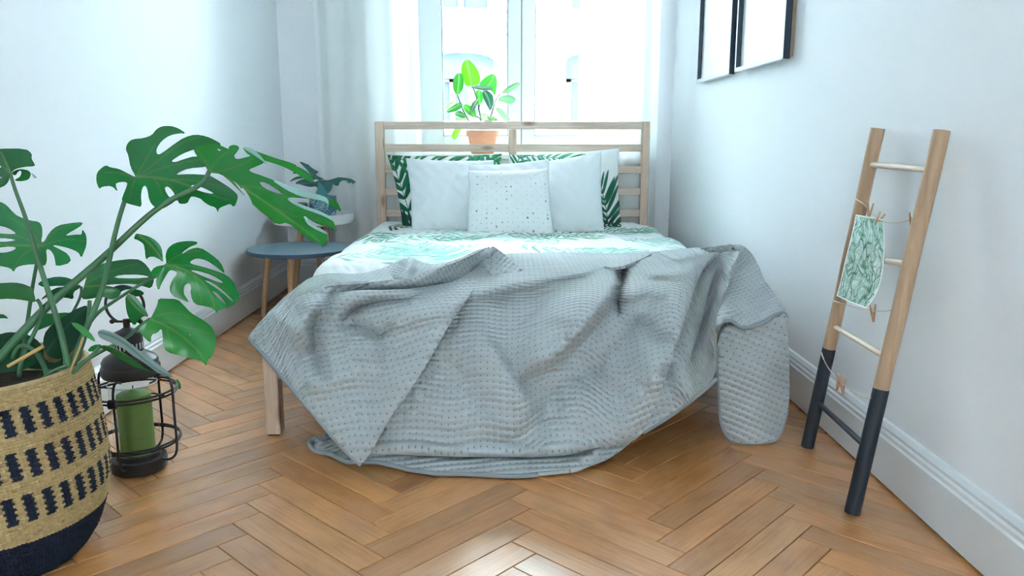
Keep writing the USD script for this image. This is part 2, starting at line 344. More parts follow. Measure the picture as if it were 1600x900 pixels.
for a, b in G:
    s0, s1 = (a - 0.155, (G[0][1] + G[1][0]) / 2 - 0.0025) if a == G[0][0] else ((G[0][1] + G[1][0]) / 2 + 0.0025, b + 0.155)
    z0, z1 = WZ0 + 0.032, GZ1 + 0.085
    obj('casement', cat(box(s0, a, YW - 0.03, YW + 0.03, z0, z1, 0.004), box(b, s1, YW - 0.03, YW + 0.03, z0, z1, 0.004), box(a - .001, b + .001, YW - 0.03, YW + 0.03, z0, GZ0, 0.004), box(a - .001, b + .001, YW - 0.03, YW + 0.03, GZ1, z1, 0.004)), FRAME_W, win)
    obj('glazing_bead', cat(box(a, a + 0.006, YW - 0.026, YW - 0.008, GZ0, GZ1), box(b - 0.006, b, YW - 0.026, YW - 0.008, GZ0, GZ1), box(a, b, YW - 0.026, YW - 0.008, GZ0, GZ0 + 0.006)), mat('bead_grey', (0.42, 0.48, 0.52), 0.5), win)
    obj('glass_pane', box(a, b, YW - 0.002, YW + 0.002, GZ0, GZ1), GLASS, win, smooth=False)
obj('meeting_seal', box((G[0][1] + G[1][0]) / 2 - 0.006, (G[0][1] + G[1][0]) / 2 + 0.006, YW - 0.022, YW + 0.03, WZ0 + 0.032, GZ1 + 0.085), mat('seal_grey', (0.35, 0.40, 0.43), 0.6), win)
obj('window_sill', box(WX0 + .002, WX1 - .002, YB - 0.035, YW - 0.01, WZ0 - 0.03, WZ0, 0.004), WHITE, win)

OWN = mat('own_facade', (0.6, 0.6, 0.58), 0.9)
struct('wall_outer', cat(box(-8, WX0, YB + 0.4, YB + 0.5, -6, 6), box(WX1, 8, YB + 0.4, YB + 0.5, -6, 6), box(WX0, WX1, YB + 0.4, YB + 0.5, -6, WZ0 - 0.03), box(WX0, WX1, YB + 0.4, YB + 0.5, WZ1, 6)), OWN, 'outer face of the window wall towards the street', 'wall')
PLAST = mat('facade_plaster', (0.90, 0.90, 0.88), 0.9, bump=0.1, bscale=4)
PALE = mat('facade_moulding', (0.085, 0.095, 0.10), 0.8)
BLUE = mat('pale_blue_awning', (0.062, 0.088, 0.098), 0.8, var=0.15, vscale=5, spec=0.05)
PANE = mat('far_window_pane', (0.055, 0.068, 0.082), 0.7, spec=0.1)
YFc = 14.0
fac = thing('facade', 'pale overexposed house front with arched windows seen through the panes', 'building', (0, YFc, 0))
def xf(px): return float(atY(np.array(float(px)), np.array(150.0), YFc)[0])
def zf(py): return float(atY(np.array(730.0), np.array(float(py)), YFc)[2])
hw = 0.56; cx0 = xf(721); pitch = xf(884) + hw - cx0
def arch(cx, w, z0, zs, rise, n=14):
    a = np.linspace(0, math.pi, n); return [(cx - w, z0), (cx + w, z0)] + [(cx + w * math.cos(t), zs + rise * math.sin(t)) for t in a]
holes, arches, uppers = [], [], []
zs = zf(95)
for k in range(-3, 4):
    c = cx0 + k * pitch
    holes.append(sg.Polygon(arch(c, hw, zf(188), zs, zf(81) - zs))); holes.append(sg.box(c - hw, zf(12), c + hw, 3.4)); arches.append(c)
front = sg.box(-9, -6, 10, 3.55).difference(unary_union(holes))
m = trimesh.creation.extrude_polygon(front, 0.35); v = m.vertices.copy(); m.vertices = np.stack([v[:, 0], YFc + v[:, 2], v[:, 1]], -1); m.fix_normals()
obj('house_wall', m, PLAST, fac, smooth=False)
obj('house_back', box(-9, 10, YFc + 1.5, YFc + 1.6, -6, 3.55), PLAST, fac, smooth=False)
obj('string_course', cat(box(-9, 10, YFc - 0.10, YFc, zf(20) - .02, zf(17), 0.02)), PALE, fac)
obj('sill_band', cat(box(-9, 10, YFc - 0.05, YFc, zf(56), zf(54), 0.008)), PALE, fac)
for c in arches:
    m = trimesh.creation.extrude_polygon(sg.Polygon(arch(c, hw, zf(122), zs, zf(81) - zs)), 0.05); v = m.vertices.copy(); m.vertices = np.stack([v[:, 0], YFc + 0.15 + v[:, 2], v[:, 1]], -1); m.fix_normals()
    obj('awning', m, BLUE, fac, smooth=False)
    f = obj('shop_window', cat(box(c - hw, c + hw, YFc + 0.2, YFc + 0.26, zf(127), zf(122), 0), *[box(c + x - .05, c + x + .05, YFc + 0.2, YFc + 0.26, zf(190), zf(122)) for x in (-.5, -.17, .17, .5)]), PALE, fac, smooth=False)
    obj('pane', box(c - hw, c + hw, YFc + 0.24, YFc + 0.25, zf(188), zf(124)), PANE, f, smooth=False)
    f = obj('upper_window', cat(*[box(c + x - .05, c + x + .05, YFc + 0.2, YFc + 0.26, zf(12), 3.4) for x in (-.5, 0, .5)], box(c - hw, c + hw, YFc + 0.2, YFc + 0.26, zf(12), zf(10))), PALE, fac, smooth=False)
    obj('pane', box(c - hw, c + hw, YFc + 0.24, YFc + 0.25, zf(12), 3.4), PANE, f, smooth=False)
cb = atY(np.array([560., 692, 793, 835, 904, 1000]), np.array([30., 44, 53, 56, 60, 66]), YFc - 0.25)
obj('overhead_cable', tube(smooth_path(cb, 40), 0.008, 6), mat('cable_grey', (0.06, 0.065, 0.07), 0.7, spec=0.1), fac, label='thin overhead cable')
struct('street_ground', box(-12, 12, YB + 0.6, 30, -6.2, -6.0), mat('asphalt', (0.2, 0.2, 0.21), 0.9), 'pale street far below the window', 'street')

# ---------------------------------------------------------------- sheer curtains
SHEER = usdkit.material(stage, '/World/Looks/sheer_voile', {'d': ('diffuse_bsdf', {'color': (0.92, 0.95, 0.95)}), 't': ('translucent_bsdf', {'color': (0.95, 0.98, 0.98)}), 'm1': ('mix_closure', {'fac': 0.36}),
        'x': ('transparent_bsdf', {'color': (1, 1, 1)}), 'm2': ('mix_closure', {'fac': 0.02})},
        [('d.BSDF', 'm1.closure1'), ('t.BSDF', 'm1.closure2'), ('m1.closure', 'm2.closure1'), ('x.BSDF', 'm2.closure2')], surface='m2.closure')
def curtain(x0, x1, yc, z0, z1, edge, seed, label, drift):
    n, m = 260, 40; u = np.linspace(0, 1, n); z = np.linspace(z0, z1, m)
    ph = np.cumsum(0.6 + meshkit.noise(np.stack([u * 9, 0 * u, 0 * u + seed], -1), seed)) * (2 * math.pi * 4.0 / n)
    amp = 0.008 + 0.014 * meshkit.noise(np.stack([u * 6 + 3, 0 * u, 0 * u], -1), seed + 5)
    X = x0 + (x1 - x0) * u; Y = yc + amp * np.sin(ph)
    P = np.zeros((m, n, 3))
    for i, zz in enumerate(z):
        t = (zz - z0) / (z1 - z0)
        P[i, :, 0] = X + drift * (1 - t) * (u if drift > 0 else (1 - u)) + 0.004 * np.cos(ph); P[i, :, 1] = Y + 0.008 * np.sin(ph * 0.5 + t * 2) ; P[i, :, 2] = zz
    c = obj('sheer_curtain', (P.reshape(-1, 3), grid_faces(m, n)), SHEER, smooth=True); tag(c, label, 'curtain'); return c
xc = lambda px, Y=4.40: float(atY(np.array(float(px)), np.array(100.0), Y)[0])
curtain(xc(492), xc(652), 4.40, 0.03, 2.80, 1, 3, 'sheer white curtain hanging left of the window, behind the small tables', 0.02)
curtain(xc(905), xc(1030), 4.40, 0.03, 2.80, 0, 8, 'sheer white curtain hanging right of the window, near the framed pictures', -0.01)

# ---------------------------------------------------------------- bed frame
PINE = wood_mat('pine_z', lin(204, 174, 150), lin(226, 204, 186), axis='z'); PINEX = wood_mat('pine_x', lin(206, 180, 160), lin(228, 210, 196), axis='x'); PINEY = wood_mat('pine_y', lin(200, 160, 120), lin(220, 190, 158), axis='y')
YH = 4.27
def hx(px): return float(atY(np.array(float(px)), np.array(195.0), YH)[0])
def hz(py): return float(atY(np.array(800.0), np.array(float(py)), YH)[2])
bed = thing('bed', 'pine double bed with slatted headboard and square legs', 'bed', (0.043, 3.2, 0))
HX0, HX1 = hx(585), hx(1016.5); ZT = hz(190)
obj('headboard_post', box(HX0, hx(599), YH, YH + 0.042, 0.0, ZT, 0.003), PINE, bed)
obj('headboard_post', box(hx(1004), HX1, YH, YH + 0.042, 0.0, ZT, 0.003), PINE, bed)
for a, b in ((190, 202), (225.5, 237), (260, 271), (294, 305), (328, 339), (364, 376)):
    obj('headboard_slat', box(hx(599), hx(1004), YH + (0.002 if a == 190 else 0.008), YH + 0.03, hz(b), hz(a) - (0.0005 if a == 190 else 0), 0.002), PINEX, bed)
obj('headboard_brace', box(hx(795), hx(807), YH - 0.001, YH + 0.007, 0.30, hz(202.3), 0.0015), PINE, bed)
LY = 2.118
def lx(px): return float(atY(np.array(float(px)), np.array(620.0), LY)[0])
for a, b in ((lx(412), lx(434.5)), (HX1 - 0.045, HX1 - 0.004)):
    obj('leg', box(a, b, LY, LY + 0.05, 0.003, 0.262 if a < 0 else 0.235, 0.003), PINE, bed)
    obj('foot_pad', box(a + .004, b - .004, LY + .004, LY + 0.046, 0.0, 0.004), GAP, bed)
for a in (lx(412) + 0.008, HX1 - 0.04):
    obj('side_rail', box(a, a + 0.022, LY + 0.05, YH, 0.165, 0.228, 0.002), PINEY, bed)
obj('foot_rail', box(lx(434), HX1 - 0.045, LY + 0.012, LY + 0.036, 0.165, 0.228, 0.002), PINEX, bed)
for k in range(14):
    y = LY + 0.12 + k * 0.15
    obj('bed_slat', box(lx(412) + 0.03, HX1 - 0.045, y, y + 0.07, 0.19, 0.205), PINEX, bed, smooth=False)

# ---------------------------------------------------------------- duvet with a palm print
X0, X1 = -0.690, 0.775
DT = 0.372
def duvet_surface(s, y):
    """s: 0..1 across the cloth. Returns points: hanging edge, round shoulder, puffed top."""
    R, dr = 0.085, 0.05
    w = X1 - X0 - 2 * R + 0.08; x0 = X0 - 0.035 + R
    Ltot = 2 * dr + math.pi * R + w; t = s * Ltot
    x = np.empty_like(t); z = np.empty_like(t)
    a = t < dr; x[a] = x0 - R; z[a] = DT - R - dr + t[a]
    b = (t >= dr) & (t < dr + math.pi * R / 2); th = (t[b] - dr) / R; x[b] = x0 - R * np.cos(th); z[b] = DT - R + R * np.sin(th)
    q = dr + math.pi * R / 2; c_ = (t >= q) & (t < q + w); x[c_] = x0 + t[c_] - q; z[c_] = DT
    d = (t >= q + w) & (t < q + w + math.pi * R / 2); th = (t[d] - q - w) / R; x[d] = x0 + w + R * np.sin(th); z[d] = DT - R + R * np.cos(th)
    e = t >= q + w + math.pi * R / 2; x[e] = x0 + w + R; z[e] = DT - R - (t[e] - q - w - math.pi * R / 2)
    return x, z, t, Ltot
def frond_mask(P, fronds, tint, soft=0.0012, fat=1.0):
    """Paint palm fronds (flat print) into tint at the cloth coordinates P (n x 2)."""
    for (ox, oy, ang, L, wl, col, n, curve, nseed) in fronds:
        r = np.random.default_rng(nseed)
        tt = np.linspace(0, 1, 24); a = ang + curve * (tt - 0.5) * 2 * 0.5; st = np.stack([ox + np.r_[0, np.cumsum(np.cos(a[:-1]) * L / 23)], oy + np.r_[0, np.cumsum(np.sin(a[:-1]) * L / 23)]], -1)
        for k in range(n):
            t = 0.08 + 0.92 * k / (n - 1); i = min(int(t * 23), 23); o = st[i]; base = a[i]
            for side in (-1, 1):
                th = base + side * math.radians(62 - 34 * t + r.normal(0, 3)); l = wl * (0.35 + 0.75 * math.sin(math.pi * (0.12 + 0.80 * t))) * r.uniform(0.9, 1.1); w = (l * 0.052 + 0.0022) * fat
                c_, s_ = math.cos(th), math.sin(th)
                lo = np.minimum(o, o + l * np.array([c_, s_])) - w; hi = np.maximum(o, o + l * np.array([c_, s_])) + w
                ix = np.nonzero((P[:, 0] > lo[0]) & (P[:, 0] < hi[0]) & (P[:, 1] > lo[1]) & (P[:, 1] < hi[1]))[0]
                if not len(ix): continue
                d = P[ix] - o; u = (d @ np.array([c_, s_])) / l; q = d @ np.array([-s_, c_])
                hwid = w * np.sqrt(np.clip(np.sin(np.pi * np.clip(u, 0, 1) ** 0.8), 0, 1)); al = np.clip((hwid - np.abs(q)) / (2 * soft) + 0.5, 0, 1) * ((u > 0) & (u < 1))
                cc = np.array(col) * r.uniform(0.8, 1.25); al = al[:, None]; tint[ix] = tint[ix] * (1 - al) + cc * al
        b, _, _ = seg_dist(P, st) if len(P) < 1e5 else (None, 0, 0)
        if b is not None:
            al = np.clip((0.0022 - b) / 0.0016 + 0.5, 0, 1)[:, None]; tint[:] = tint * (1 - al) + np.array(col) * al
    return tint
PRINT = tint_mat('printed_cotton', 0.8, bump=0.05, bscale=600, sheen=0.05)
LINEN = np.array((0.86, 0.90, 0.89))
DARKG, MIDG, MINT, PALEM = lin(30, 100, 78), lin(78, 156, 128), lin(146, 204, 188), lin(184, 224, 214)
ns = 470; s = np.linspace(0, 1, ns); ys = np.r_[np.linspace(2.19, 2.72, 40), np.linspace(2.725, 4.255, 400)]
S_, Yg = np.meshgrid(s, ys)
x, z, tt, Lt = duvet_surface(S_.ravel(), Yg.ravel()); yv = Yg.ravel()
up = np.clip((z - (DT - 0.09)) / 0.09, 0, 1)
wr = meshkit.fbm(np.stack([x * 5, yv * 4, 0 * x], -1), 4, 3) - 0.5; wr2 = meshkit.fbm(np.stack([x * 16 + yv * 5, yv * 9 - x * 4, 0 * x + 9], -1), 3, 5) - 0.5
cush = np.exp(-((yv - 4.0) / 0.25) ** 2)
z = z + up * (0.05 * wr + 0.012 * wr2 + 0.022 * (1 - ((x - 0.043) / 0.75) ** 2) * (1 - cush))
fr = np.clip((2.30 - yv) / 0.11, 0, 1); z = z - 0.10 * (1 - np.sqrt(np.clip(1 - fr ** 2, 0, 1)))
x = x + (1 - up) * 0.025 * np.sin(yv * 9 + 2 * np.sin(yv * 4)) * np.sign(x)
tuck = np.clip((2.86 - yv) / 0.22, 0, 1); tuck = tuck * tuck * (3 - 2 * tuck)
x = 0.043 + (x - 0.043) * (1 - 0.10 * tuck); z = z - 0.058 * tuck
P = np.stack([tt - Lt / 2 + 0.043, yv], -1); tint = np.tile(LINEN, (len(P), 1))
r = np.random.default_rng(21); fronds = []
for k, (ox, oy, ang, L, wl, col) in enumerate([(-0.62, 4.10, -8, 0.34, 0.13, DARKG), (-0.30, 3.98, -12, 0.40, 0.10, MIDG), (-0.62, 3.70, 6, 0.62, 0.17, MINT), (-0.70, 3.38, 14, 0.60, 0.16, MINT), (-0.28, 2.72, 100, 0.52, 0.24, MINT),
        (-0.05, 3.55, 4, 0.48, 0.13, MIDG), (0.22, 3.72, 22, 0.45, 0.11, MIDG), (0.42, 3.98, -10, 0.38, 0.13, MIDG), (0.50, 3.55, 8, 0.40, 0.17, MINT), (0.05, 3.20, -18, 0.50, 0.15, MINT), (0.40, 2.72, 82, 0.42, 0.20, MINT),
        (0.62, 3.20, 70, 0.50, 0.18, PALEM), (-0.66, 2.95, 24, 0.42, 0.16, MINT), (0.25, 3.40, 170, 0.4, 0.14, PALEM), (-0.1, 3.15, 160, 0.38, 0.12, PALEM), (0.10, 2.95, 20, 0.45, 0.12, PALEM), (-0.80, 3.95, -60, 0.5, 0.14, MIDG), (0.80, 4.0, -70, 0.5, 0.12, MIDG),
        (-0.45, 3.52, 2, 0.4, 0.08, MIDG), (0.02, 3.66, -4, 0.36, 0.09, MIDG)]):
    fronds.append((ox, oy, math.radians(ang), L, wl, col, 12, r.uniform(-0.5, 0.5), k))
tint = frond_mask(P, fronds, tint)
dv = obj('duvet', thicken(np.stack([x, yv, z], -1), grid_faces(len(ys), ns)[:, ::-1], 0.006)[:2], PRINT, smooth=True, prims={'tint': np.vstack([tint, tint, tint[thicken(np.stack([x, yv, z], -1), grid_faces(len(ys), ns)[:, ::-1], 0.006)[2][2 * len(x):]]])})
tag(dv, 'white duvet printed with mint and green palm fronds', 'duvet')

# ---------------------------------------------------------------- pillows
QUILTW = usdkit.material(stage, '/World/Looks/white_pique', {'uv': ('uvmap', {'attribute': 'st'}), 'mp': ('mapping', {'rotation': (0, 0, 0.785), 'scale': (115, 115, 1)}), 'sx': ('separate_xyz', {}),
        's1': ('math', {'math_type': 'sine'}), 's2': ('math', {'math_type': 'sine'}), 'mu': ('math', {'math_type': 'add'}), 'b': ('bump', {'strength': 0.55, 'distance': 0.002}), 'p': ('principled_bsdf', {'base_color': (0.83, 0.88, 0.90), 'roughness': 0.85, 'specular_ior_level': 0.2})},
        [('uv.UV', 'mp.vector'), ('mp.vector', 'sx.vector'), ('sx.x', 's1.value1'), ('sx.y', 's2.value1'), ('s1.value', 'mu.value1'), ('s2.value', 'mu.value2'), ('mu.value', 'b.height'), ('b.normal', 'p.normal')], surface='p.BSDF')
SPOT = tint_mat('spotted_cotton', 0.85, bump=0.15, bscale=90, dist=0.003)
def pillow(name, corners, thick, material, label, cat_, n=90, printer=None, group=None, sag=0.05, seed=0, pinch=0.10, pw=0.55):
    """corners: four world points, top left, top right, bottom right, bottom left."""
    a = [np.array(c, float) for c in corners]; u = np.linspace(-1, 1, n); U_, V_ = np.meshgrid(u, u)
    bow = pinch * 0.5
    u2 = U_ * (1 - bow * (1 - V_ ** 2) * np.abs(U_) ** 3); v2 = V_ * (1 - bow * (1 - U_ ** 2) * np.abs(V_) ** 3)
    s_, t_ = ((u2 + 1) / 2).ravel()[:, None], ((v2 + 1) / 2).ravel()[:, None]
    P_ = (1 - t_) * ((1 - s_) * a[0] + s_ * a[1]) + t_ * ((1 - s_) * a[3] + s_ * a[2])
    nrm = np.cross(a[1] - a[0], a[3] - a[0]); nrm /= np.linalg.norm(nrm)
    if nrm[1] > 0: nrm = -nrm
    wv, hv = np.linalg.norm(a[1] - a[0]), np.linalg.norm(a[3] - a[0])
    h = ((1 - np.abs(U_) ** 2.4) * (1 - np.abs(V_) ** 2.4)).ravel() ** pw
    uv = np.stack([(U_.ravel() + 1) / 2 * wv, (V_.ravel() + 1) / 2 * hv], -1)
    q = np.stack([uv[:, 0] * 9, uv[:, 1] * 9, np.full(n * n, seed * 3.1)], -1)
    rad = np.sqrt(U_.ravel() ** 2 + V_.ravel() ** 2); th = np.arctan2(V_, U_).ravel()
    w1 = (meshkit.fbm(q, 3, seed) - 0.5) * 0.35 + 0.10 * np.sin(th * 22 + 3 * meshkit.noise(q * .5, seed)) * np.clip(rad - 0.75, 0, 1)
    bottom = 1 + sag * 4 * np.clip(t_[:, 0] - 0.4, 0, 1) * (1 - t_[:, 0])
    fr_ = P_ + nrm * (thick * 0.62 * h * bottom * (1 + w1))[:, None]; bk = P_ - nrm * (thick * 0.38 * h)[:, None]
    f = grid_faces(n, n); v = np.vstack([fr_, bk]); fs = np.vstack([f, f[:, ::-1] + n * n])
    if (np.cross(fr_[f[0][1]] - fr_[f[0][0]], fr_[f[0][2]] - fr_[f[0][0]]) @ nrm) < 0: fs = fs[:, ::-1]
    pr = {}
    if printer is not None: c_ = printer(uv, wv, hv); pr = {'tint': np.vstack([c_, c_])}
    m = obj(name, (v, fs), material, smooth=True, uv=np.vstack([uv, uv]), prims=pr); tag(m, label, cat_, group); return m
def cor(pts, Yt, Yb): return [atY(np.array(float(p[0])), np.array(float(p[1])), Yt if k < 2 else Yb) for k, p in enumerate(pts)]
def palm_left(uv, w, h):
    c_ = np.tile(LINEN, (len(uv), 1)); return frond_mask(uv, [(0.10, h + 0.06, math.radians(-100), 0.52, 0.20, lin(20, 98, 66), 10, 0.1, 4), (-0.04, 0.03, math.radians(4), 0.7, 0.13, lin(36, 128, 84), 15, 0.1, 5), (0.12, h, math.radians(-150), 0.26, 0.10, lin(22, 74, 60), 12, 0.3, 6), (0.42, -0.06, math.radians(30), 0.4, 0.16, lin(60, 150, 110), 12, 0.1, 7)], c_, 0.0015, 1.25)
def palm_right(uv, w, h):
    c_ = np.tile(LINEN, (len(uv), 1)); return frond_mask(uv, [(w - 0.075, h + 0.03, math.radians(-98), 0.27, 0.17, lin(24, 104, 78), 9, -0.25, 14), (0.02, 0.10, math.radians(-60), 0.16, 0.07, lin(24, 130, 84), 7, 0.1, 15), (0.05, 0.0, math.radians(12), 0.36, 0.10, lin(70, 160, 120), 13, 0.1, 16), (w - .2, h, math.radians(-20), 0.2, 0.06, lin(20, 70, 60), 9, 0.1, 17)], c_, 0.0015)
pillow('palm_pillow', cor([(605, 242), (784, 240), (782, 372), (630, 366)], 4.22, 4.10), 0.13, PRINT, 'palm print pillow standing at the left half of the headboard', 'pillow', n=170, printer=palm_left, seed=1)
pillow('palm_pillow', cor([(793, 242), (968, 231), (973, 368), (800, 372)], 4.22, 4.10), 0.13, PRINT, 'palm print pillow standing at the right half of the headboard', 'pillow', n=170, printer=palm_right, seed=2)
pillow('white_cushion', cor([(634, 247), (772, 250), (770, 372), (643, 367)], 4.06, 3.93), 0.13, QUILTW, 'square white textured cushion in front of the left palm pillow', 'cushion', seed=3)
pillow('white_cushion', cor([(812, 256), (940, 236), (945, 366), (815, 371)], 4.06, 3.93), 0.13, QUILTW, 'square white textured cushion in front of the right palm pillow', 'cushion', seed=4)
pillow('white_cushion', cor([(731, 258), (858, 248), (866, 374), (736, 374)], 3.93, 3.82), 0.10, QUILTW, 'pale woven cushion just behind the small spotted cushion', 'cushion', seed=6)
def spots(uv, w, h):
    c_ = np.tile(np.array((0.86, 0.90, 0.91)), (len(uv), 1)); g = w / 17; dark = np.array(lin(92, 112, 118)); r_ = np.random.default_rng(5)
    pts = []
    for i in range(1, 17):
        for j in range(1, 17):
            if (i + j * 3) % 2 and not (i % 4 == 0 and j % 3): continue
            pts.append((i * g + r_.uniform(-.1, .1) * g, j * h / 17 + r_.uniform(-.1, .1) * g, (0.0016 + 0.0022 * (r_.random() < 0.22)) * (0.8 + .5 * j / 17), r_.uniform(.35, 1)))
    for (a, b, rr, al_) in pts:
        ix = np.nonzero((np.abs(uv[:, 0] - a) < 0.01) & (np.abs(uv[:, 1] - b) < 0.01))[0]
        d = np.hypot((uv[ix, 0] - a) * 1.15, (uv[ix, 1] - b) * 0.85); al = (np.clip((rr - d) / 0.0018 + 0.5, 0, 1) * al_)[:, None]; c_[ix] = c_[ix] * (1 - al) + dark * al
    return c_
pillow('spotted_cushion', cor([(731, 266), (857, 263), (868, 379), (728, 381)], 3.81, 3.69), 0.12, SPOT, 'small white cushion with grey spots, frontmost on the bed', 'cushion', n=230, printer=spots, seed=5)
# ---------------------------------------------------------------- quilted blanket
from scipy.ndimage import gaussian_filter
from scipy.interpolate import RegularGridInterpolator
def heap(x, y):
    """Height of the draped blanket over bed, front and floor."""
    T_ = 0.402 + 0.085 * np.exp(-((x - 0.72) / 0.20) ** 2 - ((y - 2.38) / 0.24) ** 2) + 0.035 * np.exp(-((x - 0.05) / 0.5) ** 2 - ((y - 2.55) / 0.3) ** 2)
    T_ = T_ + 0.022 * (meshkit.fbm(np.stack([x * 4.5, y * 4.5, 0 * x], -1), 3, 11) - 0.5)
    yf0 = 1.865; t = np.clip((y - yf0) / 0.40, 0, 1); g = (1 - (1 - t) ** 2.6) ** 0.92
    tl = np.clip((x + 0.83) / 0.26, 0, 1); gl = 1 - (1 - tl) ** 2.6
    tr = np.clip((0.98 - x) / 0.24, 0, 1); gr = 1 - (1 - tr) ** 2.6
    return T_ * g * gl * gr
def march(px, py):
    d = rays(px, py); d = d / d[:, 1:2]; n = len(d); lo = np.full(n, 3.3); done = np.zeros(n, bool); Y = np.full(n, 3.2)
    ys_ = np.linspace(1.75, 3.3, 320); prev = np.full(n, 1.75)
    for y in ys_:
        p = C + d * y; hit = ~done & (p[:, 2] < heap(p[:, 0], p[:, 1]))
        a, b = prev.copy(), np.full(n, y)
        if hit.any():
            A, B, D = a[hit], b[hit], d[hit]
            for _ in range(9):
                mid = (A + B) / 2; q = C + D * mid[:, None]; h = q[:, 2] < heap(q[:, 0], q[:, 1]); B = np.where(h, mid, B); A = np.where(h, A, mid)
            Y[hit] = B; done |= hit
        prev[:] = y
        if done.all(): break
    return Y, done
def fold(p, line, amp, wl, wr):
    """Displacement towards the camera along a crease: width wl on one side, wr on the other (px)."""
    line = smooth_path(line, 60); b, sd, par = seg_dist(p, line)
    w = np.where(sd > 0, wr, wl); return amp * np.exp(-(b / w) ** 2 * 1.2) * np.sin(np.pi / 2 * np.clip(np.minimum(par, 1 - par) / 0.3, 0.0, 1))
BLK_V, BLK_F, BLK_UV, HEMS = [], [], [], []; _n = [0]
def sheet(outline, step=3.0, base='heap', ctrl=None, lift=0.0, folds=(), uvrot=0.0, noise=0.0, nseed=0, hems=(), thick=0.009, edge=(0.0, 10.0), rough=2, uvmode='heap', wig=None):
    pts = chaikin(outline, rough) if rough else np.array(outline, float)
    p, f = tri_region(sg.Polygon(pts).buffer(0), step)
    def depth(q):
        if base == 'heap':
            Y, ok = march(q[:, 0], q[:, 1])
            if (~ok).any() and ok.any():
                from scipy.spatial import cKDTree
                _, ix = cKDTree(q[ok]).query(q[~ok]); Y[~ok] = Y[ok][ix]
        else:
            c_ = np.array(ctrl, float); Y = RBFInterpolator(c_[:, :2] / 100, c_[:, 2], kernel='thin_plate_spline', smoothing=1e-4)(q / 100)
        D = np.full(len(q), lift, float)
        for fo in folds: D = D + fold(q, *fo)
        if noise:
            k = np.stack([q[:, 0] / 70, q[:, 1] / 55, np.full(len(q), nseed * 7.7)], -1); D = D + noise * (meshkit.fbm(k, 3, nseed) - 0.5) * 2
            k2 = np.stack([q[:, 0] / 22 + q[:, 1] / 40, q[:, 1] / 30 - q[:, 0] / 60, np.full(len(q), nseed * 3.7)], -1); D = D + noise * 0.22 * (meshkit.fbm(k2, 2, nseed + 3) - 0.5) * 2
        if edge[0]:
            bd = np.asarray(shapely.distance(sg.LinearRing(pts), shapely.points(q))); D = D - edge[0] * np.exp(-(bd / edge[1]) ** 2)
        return Y, D
    Y, D = depth(p); d = rays(p[:, 0], p[:, 1]); dn = np.linalg.norm(d, axis=1, keepdims=True)
    v = C + d * (Y / d[:, 1])[:, None] - d / dn * D[:, None]
    v[:, 2] = np.maximum(v[:, 2], 0.010)
    x0_, y0_ = p.min(0) - 4; x1_, y1_ = p.max(0) + 4; gx_, gy_ = np.arange(x0_, x1_ + 6, 6.0), np.arange(y0_, y1_ + 3, 3.0)
    XX, YY = np.meshgrid(gx_, gy_, indexing='ij'); qq = np.stack([XX.ravel(), YY.ravel()], -1)
    Yq = march(qq[:, 0], qq[:, 1])
    if base == 'heap':
        Yv, ok = Yq
        if (~ok).any():
            from scipy.spatial import cKDTree
            Yv[~ok] = Yv[ok][cKDTree(qq[ok]).query(qq[~ok])[1]]
    else:
        c_ = np.array(ctrl, float); Yv = RBFInterpolator(c_[:, :2] / 100, c_[:, 2], kernel='thin_plate_spline', smoothing=1e-4)(qq / 100)
    Pq = (C + rays(qq[:, 0], qq[:, 1]) * (Yv / rays(qq[:, 0], qq[:, 1])[:, 1])[:, None]).reshape(len(gx_), len(gy_), 3)
    Dq = np.full(len(qq), lift, float)
    for fo in folds: Dq = Dq + fold(qq, *fo)
    rq = rays(qq[:, 0], qq[:, 1]); Pq = Pq - (rq / np.linalg.norm(rq, axis=1, keepdims=True) * Dq[:, None]).reshape(Pq.shape)
    Pq = gaussian_filter(Pq, (4, 6, 0), mode='nearest')
    vl = np.r_['1', np.zeros((len(gx_), 1)), np.cumsum(np.linalg.norm(np.diff(Pq[:, :, 1:], axis=1), axis=2), axis=1)]
    ul = np.r_[np.zeros((1, len(gy_))), np.cumsum(np.linalg.norm(np.diff(Pq, axis=0), axis=2), axis=0)]; ul = ul - ul[len(gx_) // 2][None]
    lat = RegularGridInterpolator((gx_, gy_), np.stack([ul, vl], -1), bounds_error=False, fill_value=None)
    U = lat(p)
    c_, s_ = math.cos(uvrot), math.sin(uvrot); U = U @ np.array([[c_, s_], [-s_, c_]])
    n = vnormals(v, f); flip = ((n * d).sum(1) > 0).mean() > 0.5
    if flip: f = f[:, ::-1]
    V, Fs, src = thicken(v, f, thick)
    BLK_V.append(V); BLK_F.append(Fs + _n[0]); BLK_UV.append(U[src]); _n[0] += len(V)
    for h in hems:
        q = smooth_path(h, 70); Yh, Dh = depth(q); dd = rays(q[:, 0], q[:, 1]); w = C + dd * (Yh / dd[:, 1])[:, None] - dd / np.linalg.norm(dd, axis=1, keepdims=True) * Dh[:, None]
        w[:, 2] = np.maximum(w[:, 2], 0.009); HEMS.append(tube(w, 0.0062, 8))
    return v

